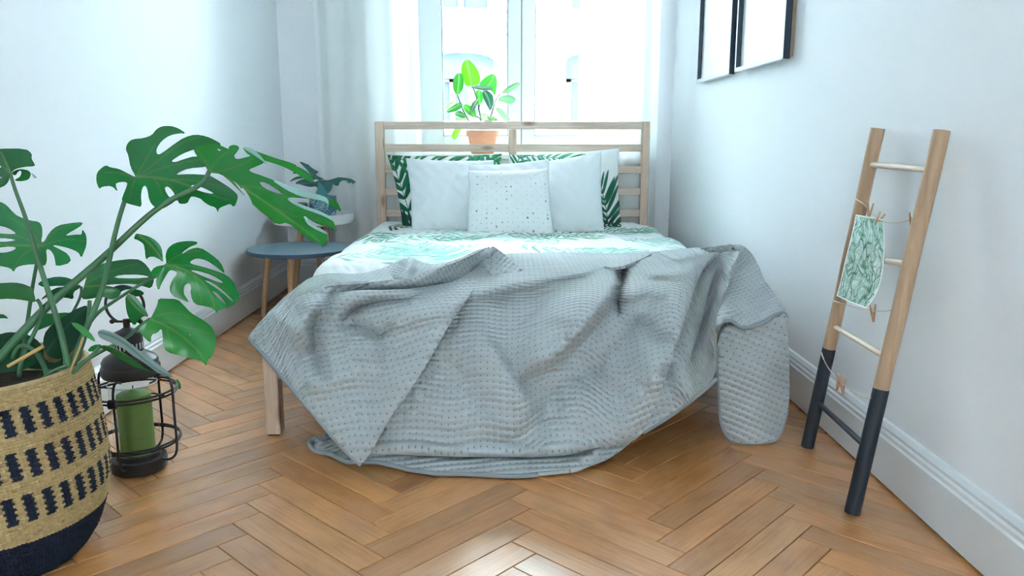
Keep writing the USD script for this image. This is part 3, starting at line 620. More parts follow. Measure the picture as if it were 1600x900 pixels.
# main sheet: bed top, front drape (centre and right panels)
sheet([(425, 488), (440, 470), (462, 452), (488, 433), (520, 428), (560, 431), (600, 421), (628, 407), (642, 402), (655, 411), (680, 416), (725, 405), (790, 398), (850, 396), (900, 396), (960, 398), (1010, 396), (1060, 391), (1110, 386), (1148, 382), (1156, 383), (1130, 391), (1106, 409), (1093, 430), (1079, 468), (1058, 532), (1034, 600), (1018, 645), (1004, 675), (985, 690), (950, 694), (900, 704), (800, 712), (700, 711), (600, 707), (560, 706), (520, 640), (480, 560), (440, 510)],
      step=2.6, noise=0.022, nseed=1, edge=(0.012, 7), rough=1,
      folds=[([(962, 419), (950, 455), (912, 505), (880, 540), (800, 580)], 0.120, 11, 55), ([(985, 465), (985, 520), (955, 560), (900, 600), (820, 640)], -0.045, 20, 16),
             ([(728, 492), (765, 545), (800, 598), (840, 660)], 0.050, 11, 60), ([(700, 560), (735, 610), (770, 660)], -0.02, 24, 24), ([(815, 570), (850, 620), (870, 680)], -0.03, 26, 20),
             ([(1148, 384), (1105, 407), (1090, 434), (1076, 472), (1056, 532), (1032, 600), (1004, 670)], 0.060, 30, 30),
             ([(966, 412), (971, 436), (967, 462), (968, 500)], -0.13, 9, 7), ([(972, 470), (1000, 456), (1045, 466)], 0.035, 12, 9), ([(985, 490), (1025, 525), (1060, 545)], -0.04, 18, 14), ([(990, 520), (1010, 560), (1020, 620)], 0.03, 20, 20),
             ([(642, 400), (638, 420), (620, 442)], 0.12, 9, 14), ([(575, 425), (560, 440), (540, 455)], 0.05, 12, 12), ([(712, 466), (790, 447), (860, 434), (945, 419)], 0.08, 22, 9), ([(750, 474), (840, 464), (935, 450)], -0.03, 12, 12),
             ([(1000, 600), (985, 640), (975, 690)], 0.03, 20, 16), ([(1045, 560), (1075, 600), (1100, 600)], -0.03, 16, 18), ([(640, 620), (740, 660), (840, 655)], 0.022, 40, 26), ([(800, 500), (860, 520), (940, 600), (1000, 620)], -0.025, 26, 30),
             ([(1020, 404), (1060, 412), (1100, 400)], -0.06, 8, 8), ([(1000, 425), (1050, 430), (1085, 425)], 0.05, 9, 9), ([(560, 700), (640, 702), (720, 705), (800, 706), (900, 699), (965, 682)], 0.03, 9, 9)],
      hems=[])
# right panel, tucked behind the big fold
sheet([(1156, 383), (1154, 402), (1142, 423), (1134, 452), (1120, 490), (1117, 540), (1120, 592), (1065, 637), (1004, 676), (990, 684), (985, 660), (1010, 600), (1035, 530), (1055, 465), (1070, 430), (1085, 408), (1115, 388), (1145, 382)], step=2.4, lift=-0.045, noise=0.012, nseed=22, rough=1, edge=(0.008, 5), uvrot=0.25,
      folds=[([(1156, 384), (1152, 412), (1136, 448), (1121, 486), (1116, 560)], 0.085, 13, 10), ([(1128, 400), (1112, 440), (1098, 500), (1080, 560)], -0.04, 10, 10), ([(1050, 570), (1066, 600), (1078, 628)], 0.03, 8, 16), ([(1098, 500), (1096, 540), (1090, 580)], 0.025, 9, 9)],
      hems=[[(1120, 592), (1092, 616), (1065, 637), (1040, 654), (1004, 676)]])
# hem part lying on the floor in front
sheet([(548, 702), (575, 699), (600, 703), (700, 706), (800, 708), (900, 700), (950, 684), (990, 684), (985, 692), (962, 710), (940, 722), (905, 735), (880, 741), (840, 746), (800, 749), (760, 747), (720, 744), (640, 734), (585, 718), (566, 724)], step=2.6, base='ctrl',
      ctrl=[(560, 716, 1.905), (640, 733, 1.865), (720, 743, 1.840), (800, 748, 1.824), (880, 741, 1.842), (940, 722, 1.890), (985, 692, 1.965), (575, 700, 1.93), (700, 707, 1.905), (800, 709, 1.900), (900, 701, 1.92), (950, 686, 1.955), (700, 722, 1.868), (800, 726, 1.856), (900, 718, 1.882)],
      noise=0.004, nseed=2, folds=[([(905, 722), (930, 706), (950, 688)], 0.035, 7, 9), ([(600, 708), (700, 713), (800, 715), (900, 708), (945, 690)], -0.03, 4, 4), ([(700, 736), (800, 742), (880, 735)], 0.008, 8, 6), ([(870, 720), (910, 712), (935, 700)], -0.015, 7, 7)], rough=1, edge=(0.0, 4), hems=[[(566, 723), (600, 724), (640, 734), (720, 744), (800, 748), (840, 746)]], uvrot=0.1)
# back fold at the lower left
sheet([(484, 688), (492, 683), (503, 691), (506, 670), (530, 682), (560, 700), (566, 722), (555, 726), (535, 720), (515, 709), (495, 706), (486, 700)], step=2.2, base='ctrl',
      ctrl=[(484, 690, 2.02), (505, 672, 2.10), (530, 685, 2.06), (560, 723, 1.925), (520, 711, 1.955), (495, 705, 1.98)], folds=[([(486, 688), (494, 697), (500, 704)], -0.03, 6, 6), ([(504, 676), (503, 690), (500, 702)], 0.02, 5, 5)], rough=1, hems=[[(503, 691), (492, 684), (484, 689), (488, 701), (497, 706), (515, 709), (535, 720), (555, 725)]], uvrot=0.6)
# left panel folded over the centre panel
sheet([(390, 529), (397, 517), (412, 500), (430, 481), (455, 469), (480, 461), (530, 459), (560, 455), (620, 456), (680, 448), (722, 440), (745, 436), (744, 448), (722, 478), (700, 508), (672, 560), (640, 610), (608, 655), (580, 705), (564, 726), (552, 716), (520, 682), (480, 634), (455, 605), (425, 568), (405, 545)],
      step=2.6, lift=0.062, noise=0.020, nseed=4, uvrot=math.radians(16), rough=1, edge=(0.010, 6),
      folds=[([(512, 456), (486, 482), (470, 515), (476, 550)], 0.075, 12, 16), ([(500, 486), (490, 515), (494, 555), (515, 600)], -0.055, 14, 10), ([(520, 505), (550, 464), (600, 457), (660, 458)], 0.095, 8, 16), ([(528, 512), (560, 482), (600, 471), (662, 466)], -0.06, 9, 7),
             ([(590, 525), (602, 507), (650, 492), (718, 452)], 0.040, 18, 16), ([(536, 524), (562, 513), (588, 524), (607, 500)], -0.070, 13, 10), ([(545, 545), (575, 552), (600, 545)], 0.03, 12, 12), ([(420, 490), (450, 505), (475, 520)], 0.035, 14, 14), ([(410, 520), (450, 560), (500, 580)], -0.022, 18, 18), ([(480, 610), (520, 590), (600, 575)], 0.025, 24, 20),
             ([(610, 520), (590, 580), (560, 640)], -0.025, 26, 22), ([(742, 440), (700, 506), (640, 606), (568, 720)], 0.028, 18, 22), ([(440, 545), (470, 575), (500, 625)], 0.02, 10, 10)],
      hems=[[(390, 529), (405, 546), (425, 569), (455, 605), (480, 634), (520, 682), (564, 726)]])
# rolled edge of the turned-back blanket, with its tip
roll_up = [(470, 464), (505, 447), (540, 442), (589, 440), (637, 437), (654, 431), (686, 418), (719, 405), (751, 390), (768, 385)]
roll_lo = [(769, 410), (766, 430), (757, 421), (747, 416), (733, 428), (702, 441), (654, 451), (597, 455), (561, 457), (520, 462), (480, 476)]
sheet(roll_up + roll_lo, step=2.2, base='ctrl', ctrl=[(480, 476, 2.09), (520, 462, 2.13), (561, 457, 2.15), (597, 455, 2.155), (654, 451, 2.17), (702, 441, 2.23), (747, 416, 2.40), (757, 421, 2.35), (766, 430, 2.28),
      (470, 464, 2.09), (505, 447, 2.10), (540, 442, 2.11), (589, 440, 2.11), (637, 437, 2.12), (686, 418, 2.18), (719, 405, 2.26), (751, 390, 2.35), (768, 385, 2.34)],
      rough=1, folds=[([(500, 447), (560, 441.5), (640, 437), (700, 412), (752, 390)], 0.030, 6, 6)], noise=0.004, nseed=6, edge=(0.02, 5), uvrot=0.5)
sheet([(767, 385), (774, 389), (790, 401), (806, 416), (826, 434), (800, 436), (776, 431), (768, 438), (764, 430), (769, 412)], step=2.0, base='ctrl', ctrl=[(767, 386, 2.34), (790, 401, 2.38), (822, 432, 2.29), (800, 434, 2.27), (776, 431, 2.28), (767, 430, 2.27), (769, 410, 2.31)], rough=1, noise=0.003, edge=(0.01, 4), uvrot=0.9)
# dark inner layer under the roll
sheet([(650, 452), (702, 440), (738, 426), (752, 414), (768, 428), (790, 436), (770, 446), (735, 446), (700, 470), (660, 470)], step=2.4, lift=0.015, noise=0.01, nseed=9, rough=1, uvrot=0.3)
# lifted flap on the right of the slit
sheet([(940, 418), (962, 408), (985, 400), (1004, 396), (1020, 396), (1012, 402), (992, 411), (975, 418), (955, 420)], step=2.0, base='ctrl', ctrl=[(940, 418, 2.42), (985, 400, 2.66), (1018, 397, 2.74), (975, 417, 2.40), (1000, 407, 2.54)], rough=1, noise=0.003, edge=(0.01, 4))
# right-hand corner: inner layer, turned-over flap and the hanging end
sheet([(1148, 384), (1156, 382), (1163, 385), (1175, 396), (1184, 412), (1192, 438), (1212, 470), (1200, 500), (1160, 505), (1130, 505), (1128, 470), (1142, 424), (1150, 402)], step=2.4, base='ctrl', ctrl=[(1156, 383, 2.40), (1184, 412, 2.46), (1192, 438, 2.40), (1150, 420, 2.36), (1130, 500, 2.15), (1200, 500, 2.19), (1165, 405, 2.50)], noise=0.008, nseed=12, rough=1, uvrot=0.5, edge=(0.012, 6), hems=[])
fl = [(1134, 456), (1140, 435), (1152, 424), (1165, 420.5), (1179, 427), (1190, 435.5), (1201, 449), (1215, 471), (1226, 489), (1230, 499), (1226, 503), (1222, 492), (1213, 491), (1198, 501), (1177, 510), (1160, 513), (1150, 507), (1139, 501), (1129, 505), (1122, 518), (1120, 507), (1123, 490), (1129, 472)]
sheet(fl, step=2.2, base='ctrl', ctrl=[(1134, 456, 2.18), (1152, 424, 2.28), (1165, 421, 2.30), (1190, 436, 2.26), (1215, 471, 2.16), (1228, 498, 2.14), (1213, 491, 2.06), (1177, 510, 1.975), (1150, 507, 2.02), (1129, 505, 1.975), (1122, 516, 2.0), (1170, 465, 2.13), (1200, 480, 2.12)],
      noise=0.006, nseed=13, rough=1, uvrot=0.55, edge=(0.006, 4), folds=[([(1150, 470), (1160, 490), (1168, 510)], -0.012, 10, 10), ([(1140, 462), (1134, 480), (1132, 500)], 0.012, 9, 9)],
      hems=[[(1121, 517), (1124, 508), (1130, 503.5), (1139, 500.5), (1150, 506), (1160, 512), (1177, 509.5), (1198, 501), (1213, 491), (1222, 489.5), (1229, 497)]])
sheet([(1121, 560), (1122, 530), (1130, 514), (1139, 508), (1150, 508), (1160, 506), (1180, 504), (1200, 500), (1214, 494), (1226, 500), (1230, 540), (1232, 600), (1230, 640), (1222, 668), (1212, 686), (1196, 696), (1175, 698), (1155, 694), (1140, 684), (1130, 668), (1125, 630), (1123, 595)], step=2.4, base='ctrl',
      ctrl=[(1122, 530, 2.07), (1180, 506, 2.075), (1226, 500, 2.085), (1125, 600, 2.05), (1180, 590, 2.035), (1232, 600, 2.08), (1130, 665, 2.06), (1185, 697, 2.03), (1222, 668, 2.065), (1175, 650, 2.02)], noise=0.009, nseed=14, rough=1, uvrot=-0.42,
      folds=[([(1140, 560), (1175, 570), (1215, 545)], 0.012, 20, 20), ([(1150, 640), (1180, 620), (1225, 605)], -0.010, 20, 20), ([(1190, 515), (1208, 540), (1222, 580)], 0.012, 8, 8)], edge=(0.004, 4),
      hems=[[(1122, 540), (1122, 595), (1125, 632), (1130, 668), (1140, 685), (1156, 695), (1176, 698.5), (1196, 696), (1212, 686), (1222, 668), (1230, 640)]])
sheet([(1214, 488), (1227, 490), (1231, 506), (1230, 530), (1227, 560), (1214, 540)], step=2.4, base='ctrl', ctrl=[(1214, 488, 2.10), (1230, 506, 2.11), (1227, 560, 2.10), (1214, 540, 2.10)], rough=1, uvrot=0.5)
def blanket_mat():
    n = {'uv': ('uvmap', {'attribute': 'st'}), 'mp': ('mapping', {'scale': (1 / 0.0165, 1 / 0.0165, 1)}), 'sx': ('separate_xyz', {}),
         'fx': ('math', {'math_type': 'fraction'}), 'fy': ('math', {'math_type': 'fraction'}), 'cx': ('math', {'math_type': 'subtract', 'value2': 0.5}), 'cy': ('math', {'math_type': 'subtract', 'value2': 0.5}),
         'cb': ('combine_xyz', {}), 'ln': ('vector_math', {'math_type': 'length'}), 'dr': ('rgb_ramp', {'ramp': [(0.0, (0, 0, 0)), (0.09, (0, 0, 0)), (0.15, (1, 1, 1))]}),
         'px': ('math', {'math_type': 'multiply', 'value2': 2 * math.pi}), 'py': ('math', {'math_type': 'multiply', 'value2': 2 * math.pi}), 'kx': ('math', {'math_type': 'cosine'}), 'ky': ('math', {'math_type': 'cosine'}),
         'sm': ('math', {'math_type': 'multiply_add', 'value2': 0.35}), 'hh': ('math', {'math_type': 'multiply_add', 'value2': -0.22}), 'nd': ('math', {'math_type': 'subtract', 'value1': 1.0}),
         'tc': ('texture_coordinate', {}), 'nz': ('noise_texture', {'scale': 500.0, 'detail': 2.0}), 'n2': ('noise_texture', {'scale': 5.0, 'detail': 3.0}),
         'h2': ('math', {'math_type': 'multiply_add', 'value2': 0.10}),
         'b': ('bump', {'strength': 0.85, 'distance': 0.0021}), 'c': ('mix', {'color1': lin(134, 144, 148), 'color2': lin(182, 190, 192)}), 'v': ('rgb_ramp', {'ramp': [(0.3, (0.93, 0.93, 0.93)), (0.7, (1.04, 1.04, 1.04))]}),
         'mm': ('mix', {'mix_type': 'multiply', 'fac': 1.0}), 'p': ('principled_bsdf', {'roughness': 0.85, 'sheen_weight': 0.15, 'specular_ior_level': 0.25})}
    l = [('uv.UV', 'mp.vector'), ('mp.vector', 'sx.vector'), ('sx.x', 'fx.value1'), ('sx.y', 'fy.value1'), ('fx.value', 'cx.value1'), ('fy.value', 'cy.value1'), ('cx.value', 'cb.x'), ('cy.value', 'cb.y'), ('cb.vector', 'ln.vector1'), ('ln.value', 'dr.fac'),
         ('sx.x', 'px.value1'), ('sx.y', 'py.value1'), ('px.value', 'kx.value1'), ('py.value', 'ky.value1'), ('kx.value', 'sm.value1'), ('ky.value', 'sm.value3'),
         ('dr.color', 'nd.value2'), ('nd.value', 'hh.value1'), ('sm.value', 'hh.value3'), ('tc.object', 'nz.vector'), ('nz.fac', 'h2.value1'), ('hh.value', 'h2.value3'), ('h2.value', 'b.height'), ('b.normal', 'p.normal'),
         ('dr.color', 'c.fac'), ('tc.object', 'n2.vector'), ('n2.fac', 'v.fac'), ('c.color', 'mm.color1'), ('v.color', 'mm.color2'), ('mm.color', 'p.base_color')]
    return usdkit.material(stage, '/World/Looks/grey_quilt', n, l, surface='p.BSDF')
blk = thing('quilted_blanket', 'grey quilted bedspread with pinprick stitching tumbling off the foot of the bed onto the floor', 'blanket', (0.1, 2.1, 0))
obj('quilted_cloth', (np.vstack(BLK_V), np.vstack(BLK_F)), blanket_mat(), blk, smooth=True, uv=np.vstack(BLK_UV))
HEMM = mat('hem_binding', lin(146, 154, 158), 0.8, bump=0.2, bscale=900, dist=0.0008)
for h in HEMS: obj('hem_binding', h, HEMM, blk, smooth=True)
# ---------------------------------------------------------------- leaves traced in the picture plane, bent in depth
from scipy.spatial import cKDTree
def leaf_mat(name, rough=0.32, trans=0.28): return tint_mat(name, rough, bump=0.06, bscale=60, spec=0.5, trans=trans)
LEAF = leaf_mat('monstera_leaf'); LEAFR = leaf_mat('rubber_leaf', 0.3, 0.38); LEAFS = leaf_mat('small_leaf', 0.4, 0.12)
STEM = mat('green_stem', lin(62, 112, 74), 0.45, var=0.15, vscale=12)
def leaf(parent, outline, Y0, origin, gx=0.0, gy=0.0, bend=(), holes=(), veins=(), col=(20, 120, 56), vein=(120, 160, 90), step=2.2, material=None, it=2, wav=0.006, seed=0, under=None, thick=0.0012, vw=1.1, name='leaf', label=None, keep=()):
    """outline in px; depth = Y0 + gx*(px-ox) + gy*(py-oy) + bends, each a crease (line, metres, width px)."""
    pg = sg.Polygon(chaikin(outline, it)).buffer(0)
    if holes: pg = pg.difference(unary_union([sg.Polygon(chaikin(h, it)).buffer(0) for h in holes]))
    p, f = tri_region(pg, step); o = np.array(origin, float)
    Y = Y0 + gx * (p[:, 0] - o[0]) + gy * (p[:, 1] - o[1])
    for (line, amp, w) in bend:
        b, sd, par = seg_dist(p, smooth_path(line, 30)); Y = Y + amp * (1 - np.exp(-(b / w) ** 1.5))
    if wav:
        k = np.stack([p[:, 0] / 45, p[:, 1] / 45, np.full(len(p), seed * 2.3)], -1); Y = Y + wav * 2 * (meshkit.fbm(k, 2, seed) - 0.5)
    d = rays(p[:, 0], p[:, 1]); v = C + d * (Y / d[:, 1])[:, None]
    base = np.array(lin(*col)) * (np.array([0.85, 1.12, 0.72]) if col[1] > 1.25 * col[2] else 1.0); tint = np.tile(base, (len(p), 1))
    tint *= (0.88 + 0.28 * meshkit.fbm(np.stack([p[:, 0] / 30, p[:, 1] / 30, np.full(len(p), seed * 1.7)], -1), 3, seed))[:, None]
    for i, vn in enumerate(veins):
        b, _, par = seg_dist(p, smooth_path(vn, 24) if len(vn) > 2 else np.array(vn, float)); w = (vw * (1.35 if i == 0 else 0.8)) * (1 - 0.5 * par); a = np.clip((w - b) / 1.6 + 0.5, 0, 1)[:, None] * (0.75 if i == 0 else 0.5); tint = tint * (1 - a) + np.array(lin(*vein)) * a
    if (((vnormals(v, f)) * d).sum(1) > 0).mean() > 0.5: f = f[:, ::-1]
    V, Fs, src = thicken(v, f, thick); tt_ = tint[src]
    if under is not None: tt_[len(p):2 * len(p)] = np.array(lin(*under))
    return obj(name, (V, Fs), material or LEAF, parent, smooth=True, prims={'tint': tt_}, label=label)
def A4(pts, ox, oy, k): return [(x / k + ox, y / k + oy) for x, y in pts]
def pA(pts): return A4(pts, 0, 160, 4.0)
def pB(pts): return A4(pts, 0, 350, 4.0)
def pC(pts): return A4(pts, 360, 180, 3.0)
def px_tube(pts, r, n=40, k=9):
    """pts: (px, py, Y); r: radius in metres or (start, end)."""
    q = np.array(pts, float); q = smooth_path(q, n); v = C + rays(q[:, 0], q[:, 1]) * (q[:, 2] / rays(q[:, 0], q[:, 1])[:, 1])[:, None]
    rr = np.linspace(r[0], r[1], n) if np.ndim(r) else r
    return tube(v, rr, k)

mon = thing('monstera_plant', 'large split leaf monstera growing out of the striped basket', 'plant', (-1.0, 1.46, 0.36))
# big upright leaf
L1 = [(850, 462), (815, 405), (803, 330), (784, 290), (800, 250), (830, 230), (900, 225), (950, 205), (975, 170), (1010, 150), (1060, 147), (1110, 160), (1165, 195), (1120, 192), (1060, 205), (1010, 240), (980, 285), (976, 320), (995, 328), (1030, 305), (1090, 260), (1150, 220), (1220, 200), (1290, 213), (1340, 235), (1385, 262), (1360, 285), (1300, 275), (1215, 292), (1140, 320), (1080, 358), (1072, 372), (1095, 375), (1150, 355), (1220, 335), (1270, 350), (1310, 385), (1290, 402), (1180, 410), (1115, 438), (1100, 455), (1140, 450), (1240, 450), (1310, 458), (1350, 480), (1400, 510), (1450, 545), (1488, 580), (1480, 620), (1463, 656), (1440, 632), (1415, 642), (1368, 660), (1362, 690), (1350, 655), (1310, 645), (1272, 620), (1255, 600), (1200, 585), (1185, 600), (1172, 632), (1120, 635), (1110, 605), (1060, 640), (1010, 668), (965, 655), (932, 612), (922, 540), (905, 515), (886, 540), (880, 590), (886, 655), (850, 645), (800, 632), (760, 612), (765, 590), (790, 530), (797, 500), (770, 495), (735, 500), (720, 512), (738, 562), (700, 520), (640, 525), (620, 542), (600, 490), (605, 440), (635, 410), (663, 393), (690, 408), (740, 415), (790, 440), (838, 466)]
leaf(mon, pA(L1), 1.62, (210, 276), gx=0.0010, gy=-0.0013, it=1, seed=1, col=(18, 118, 62), bend=[(pA([(845, 465), (1000, 470), (1200, 530), (1450, 620)]), 0.05, 60)],
     holes=[pA([(1025, 540), (1042, 522), (1065, 535), (1095, 575), (1088, 596), (1060, 600)]), pA([(1190, 522), (1212, 512), (1290, 540), (1345, 572), (1300, 570), (1210, 542)])],
     veins=[pA([(845, 465), (960, 470), (1080, 490), (1200, 530), (1420, 610)]), pA([(850, 460), (900, 380), (960, 270)]), pA([(860, 462), (960, 390), (1130, 260), (1250, 215)]), pA([(880, 465), (1020, 410), (1250, 360)]), pA([(845, 470), (830, 520), (810, 600)]), pA([(960, 472), (990, 520), (1010, 590)]), pA([(1060, 485), (1200, 490), (1380, 530)]), pA([(820, 465), (730, 440), (650, 440)]), pA([(985, 475), (1060, 520), (1120, 580)])])
L2 = pA([(1305, 436), (1281, 392), (1242, 350), (1217, 312), (1211, 290), (1240, 268), (1290, 263), (1360, 262), (1440, 298), (1425, 278), (1460, 263), (1500, 280), (1478, 315), (1460, 335), (1476, 358), (1530, 345), (1600, 328)]) + \
     pC([(110, 187), (150, 203), (162, 222), (122, 240), (86, 254), (92, 266), (150, 285), (220, 312), (300, 342), (380, 368), (432, 382), (462, 392), (500, 402), (522, 456), (500, 440), (464, 424), (430, 402), (380, 392), (300, 385), (264, 386), (272, 402), (340, 427), (420, 450), (470, 480), (490, 512), (491, 548), (466, 520), (420, 515), (372, 490), (346, 468), (342, 482), (372, 512), (440, 542), (460, 562), (436, 626), (424, 600), (380, 590), (330, 552), (272, 502), (216, 513), (188, 486), (120, 436), (70, 376), (36, 322), (4, 300)]) + pA([(1590, 655), (1550, 605), (1480, 535), (1432, 488), (1382, 446), (1318, 440)])
leaf(mon, L2, 1.66, (327, 268), gx=0.0011, gy=-0.0006, it=1, seed=2, col=(24, 128, 52), under=(170, 205, 205), bend=[([(327, 268), (380, 290), (440, 330), (505, 380)], 0.045, 40)],
     holes=[pC([(48, 335), (66, 346), (92, 386), (104, 418), (86, 406), (60, 366)]), pC([(133, 312), (165, 314), (215, 345), (258, 376), (202, 362), (150, 337)]), pA([(1352, 290), (1370, 288), (1384, 300), (1368, 306)])],
     veins=[[(327, 268), (365, 285), (420, 320), (470, 355), (500, 378)], [(328, 266), (340, 250), (358, 236)], [(330, 270), (370, 260), (400, 245)], [(370, 290), (410, 295), (470, 320)], [(400, 305), (440, 330), (500, 345)], [(365, 285), (385, 310), (415, 335)], [(327, 266), (318, 248), (309, 235)]])
leaf(mon, [(377, 228), (402, 237), (430, 247), (461, 256), (465, 262), (478, 271), (490, 281), (490, 286), (478, 281), (460, 269), (440, 259), (410, 250), (388, 243)], 1.74, (377, 230), gx=0.0010, it=1, seed=3, col=(40, 140, 66), under=(190, 215, 215), wav=0.002)
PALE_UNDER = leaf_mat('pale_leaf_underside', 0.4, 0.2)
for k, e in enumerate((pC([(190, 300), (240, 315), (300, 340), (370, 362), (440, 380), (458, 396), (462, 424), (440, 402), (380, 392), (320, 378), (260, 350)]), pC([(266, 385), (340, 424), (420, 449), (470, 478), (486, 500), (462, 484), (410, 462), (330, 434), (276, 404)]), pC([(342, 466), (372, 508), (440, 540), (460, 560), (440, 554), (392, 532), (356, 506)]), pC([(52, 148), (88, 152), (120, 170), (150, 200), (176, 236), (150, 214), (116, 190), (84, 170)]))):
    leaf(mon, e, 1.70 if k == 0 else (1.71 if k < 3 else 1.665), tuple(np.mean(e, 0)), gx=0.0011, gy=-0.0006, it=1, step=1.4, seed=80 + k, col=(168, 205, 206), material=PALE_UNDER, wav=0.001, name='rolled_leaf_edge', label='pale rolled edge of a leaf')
L3 = [(1040, 247), (1034, 190), (1050, 150), (1090, 120), (1150, 108), (1215, 107), (1242, 121), (1180, 145), (1134, 182), (1140, 188), (1190, 156), (1250, 146), (1320, 190), (1380, 240), (1406, 306), (1392, 300), (1350, 265), (1290, 225), (1230, 212), (1186, 234), (1192, 250), (1260, 266), (1340, 290), (1420, 320), (1465, 370), (1477, 400), (1496, 450), (1482, 490), (1425, 526), (1416, 522), (1362, 540), (1355, 560), (1340, 530), (1290, 515), (1215, 502), (1190, 440), (1196, 385), (1175, 365), (1150, 385), (1146, 430), (1170, 470), (1186, 492), (1130, 472), (1080, 450), (1056, 410), (1075, 350), (1110, 310), (1100, 296), (1062, 286), (1045, 310), (1010, 372), (990, 422), (970, 362), (985, 332), (955, 330), (940, 302), (970, 266), (1030, 256)]
leaf(mon, pB(L3), 1.68, (260, 413), gx=0.0006, gy=-0.0008, it=1, seed=4, col=(26, 130, 66), bend=[(pB([(1040, 255), (1180, 300), (1300, 400), (1400, 520)]), 0.04, 40)],
     holes=[pB([(1178, 288), (1232, 290), (1330, 320), (1402, 366), (1380, 371), (1280, 332)]), pB([(1256, 340), (1332, 366), (1402, 420), (1466, 486), (1448, 484), (1380, 421)]), pB([(1318, 408), (1372, 440), (1425, 512), (1402, 502), (1340, 441)])],
     veins=[pB([(1040, 255), (1150, 285), (1250, 350), (1340, 520)]), pB([(1042, 250), (1110, 200), (1250, 170)]), pB([(1060, 258), (1180, 262), (1390, 340)]), pB([(1100, 275), (1230, 310), (1440, 440)]), pB([(1160, 295), (1150, 340), (1110, 420)]), pB([(1215, 330), (1240, 400), (1260, 490)])])
leaf(mon, pB([(835, 92), (850, 60), (872, 64), (930, 78), (980, 108), (1010, 150), (1016, 200), (1020, 240), (992, 216), (960, 202), (930, 206), (912, 226), (905, 150), (898, 122), (860, 98)]), 1.70, (245, 390), gx=0.0004, gy=-0.0006, it=1, seed=5, col=(34, 126, 74), bend=[(pB([(850, 75), (950, 130), (1018, 235)]), 0.03, 14)], veins=[pB([(870, 75), (950, 140), (1015, 230)])])
L4 = [(940, 592), (960, 555), (986, 500), (990, 466), (1040, 468), (1110, 470), (1150, 510), (1195, 560), (1270, 600), (1330, 650), (1351, 715), (1345, 770), (1325, 830), (1296, 850), (1290, 892), (1270, 860), (1210, 842), (1120, 822), (1042, 800), (1020, 760), (1015, 672), (1005, 654), (985, 680), (945, 692), (945, 746), (910, 720), (880, 682), (866, 655), (900, 625)]
leaf(mon, pB(L4), 1.60, (235, 497), gx=0.0008, gy=-0.0009, it=1, seed=6, col=(32, 134, 52), bend=[(pB([(940, 595), (1050, 650), (1180, 740), (1290, 870)]), 0.04, 40)], holes=[pB([(1175, 690), (1188, 686), (1204, 696), (1190, 699)])],
     veins=[pB([(940, 595), (1040, 640), (1160, 720), (1285, 860)]), pB([(945, 590), (1080, 560), (1200, 590)]), pB([(985, 610), (1150, 640), (1320, 690)]), pB([(1040, 645), (1060, 720), (1080, 790)])])
leaf(mon, pB([(785, 442), (830, 440), (870, 480), (910, 540), (931, 582), (900, 575), (870, 590), (840, 642), (800, 580), (786, 510)]), 1.62, (200, 470), gx=0.0004, gy=-0.0008, it=1, seed=7, col=(34, 120, 72), bend=[(pB([(790, 445), (850, 520), (925, 580)]), 0.03, 14)], veins=[pB([(795, 450), (850, 520), (915, 578)])])
L5 = pA([(-140, 600), (0, 620), (40, 640), (75, 680), (110, 712), (190, 740), (245, 746), (262, 775), (266, 820), (256, 872), (275, 876), (310, 812), (360, 770), (440, 755), (522, 748)]) + pB([(500, 16), (412, 64), (416, 75), (480, 65), (512, 70), (515, 30), (541, 72), (541, 130), (522, 180), (508, 212), (490, 176), (430, 150), (342, 130), (328, 136), (370, 156), (430, 190), (446, 240), (350, 268), (346, 230), (336, 190), (312, 160), (286, 156), (292, 210), (290, 240), (278, 262), (230, 250), (150, 256), (100, 270), (85, 302), (70, 276), (0, 262), (-160, 240), (-220, 120), (-200, 0)])
leaf(mon, L5, 1.52, (64, 385), gx=-0.0006, gy=-0.0009, it=1, seed=8, col=(34, 126, 80), bend=[(pB([(262, 140), (100, 130), (-150, 110)]), 0.05, 50)],
     holes=[pB([(-30, 85), (60, 90), (106, 100), (60, 111), (-30, 112)]), pB([(-30, 5), (50, 22), (100, 56), (94, 66), (-30, 58)]), pB([(-30, 150), (70, 139), (110, 150), (60, 176), (-30, 182)])],
     veins=[pB([(262, 140), (150, 135), (0, 130), (-150, 120)]), pB([(262, 138), (200, 60), (60, -40)]), pB([(258, 140), (120, 80), (0, 60)]), pB([(258, 145), (150, 190), (90, 280)]), pB([(265, 135), (340, 50), (500, -5)]), pB([(268, 140), (400, 100), (530, 110)])])
L6 = pA([(-120, 300), (0, 290), (160, 290), (200, 320), (195, 350), (214, 380), (219, 398), (150, 400), (96, 415), (72, 436), (60, 452), (55, 490), (30, 520), (-10, 535), (-120, 520)])
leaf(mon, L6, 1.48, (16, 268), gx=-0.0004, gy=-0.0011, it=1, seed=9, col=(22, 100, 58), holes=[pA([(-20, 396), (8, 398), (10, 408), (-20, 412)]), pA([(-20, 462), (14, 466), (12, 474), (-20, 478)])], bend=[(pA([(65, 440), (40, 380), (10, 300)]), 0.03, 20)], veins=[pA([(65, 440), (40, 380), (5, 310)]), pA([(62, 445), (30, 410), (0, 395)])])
leaf(mon, pA([(70, 440), (108, 420), (140, 418), (182, 426), (194, 450), (180, 480), (140, 492), (92, 490), (100, 480), (125, 468), (137, 440), (130, 424), (112, 430), (95, 460)]), 1.50, (20, 270), gy=-0.0008, it=1, seed=10, col=(26, 110, 64), wav=0.004)
leaf(mon, pA([(192, 442), (205, 446), (230, 466), (228, 474), (212, 472), (206, 458)]), 1.50, (50, 272), it=1, seed=11, col=(150, 175, 190), wav=0.0, step=1.4)
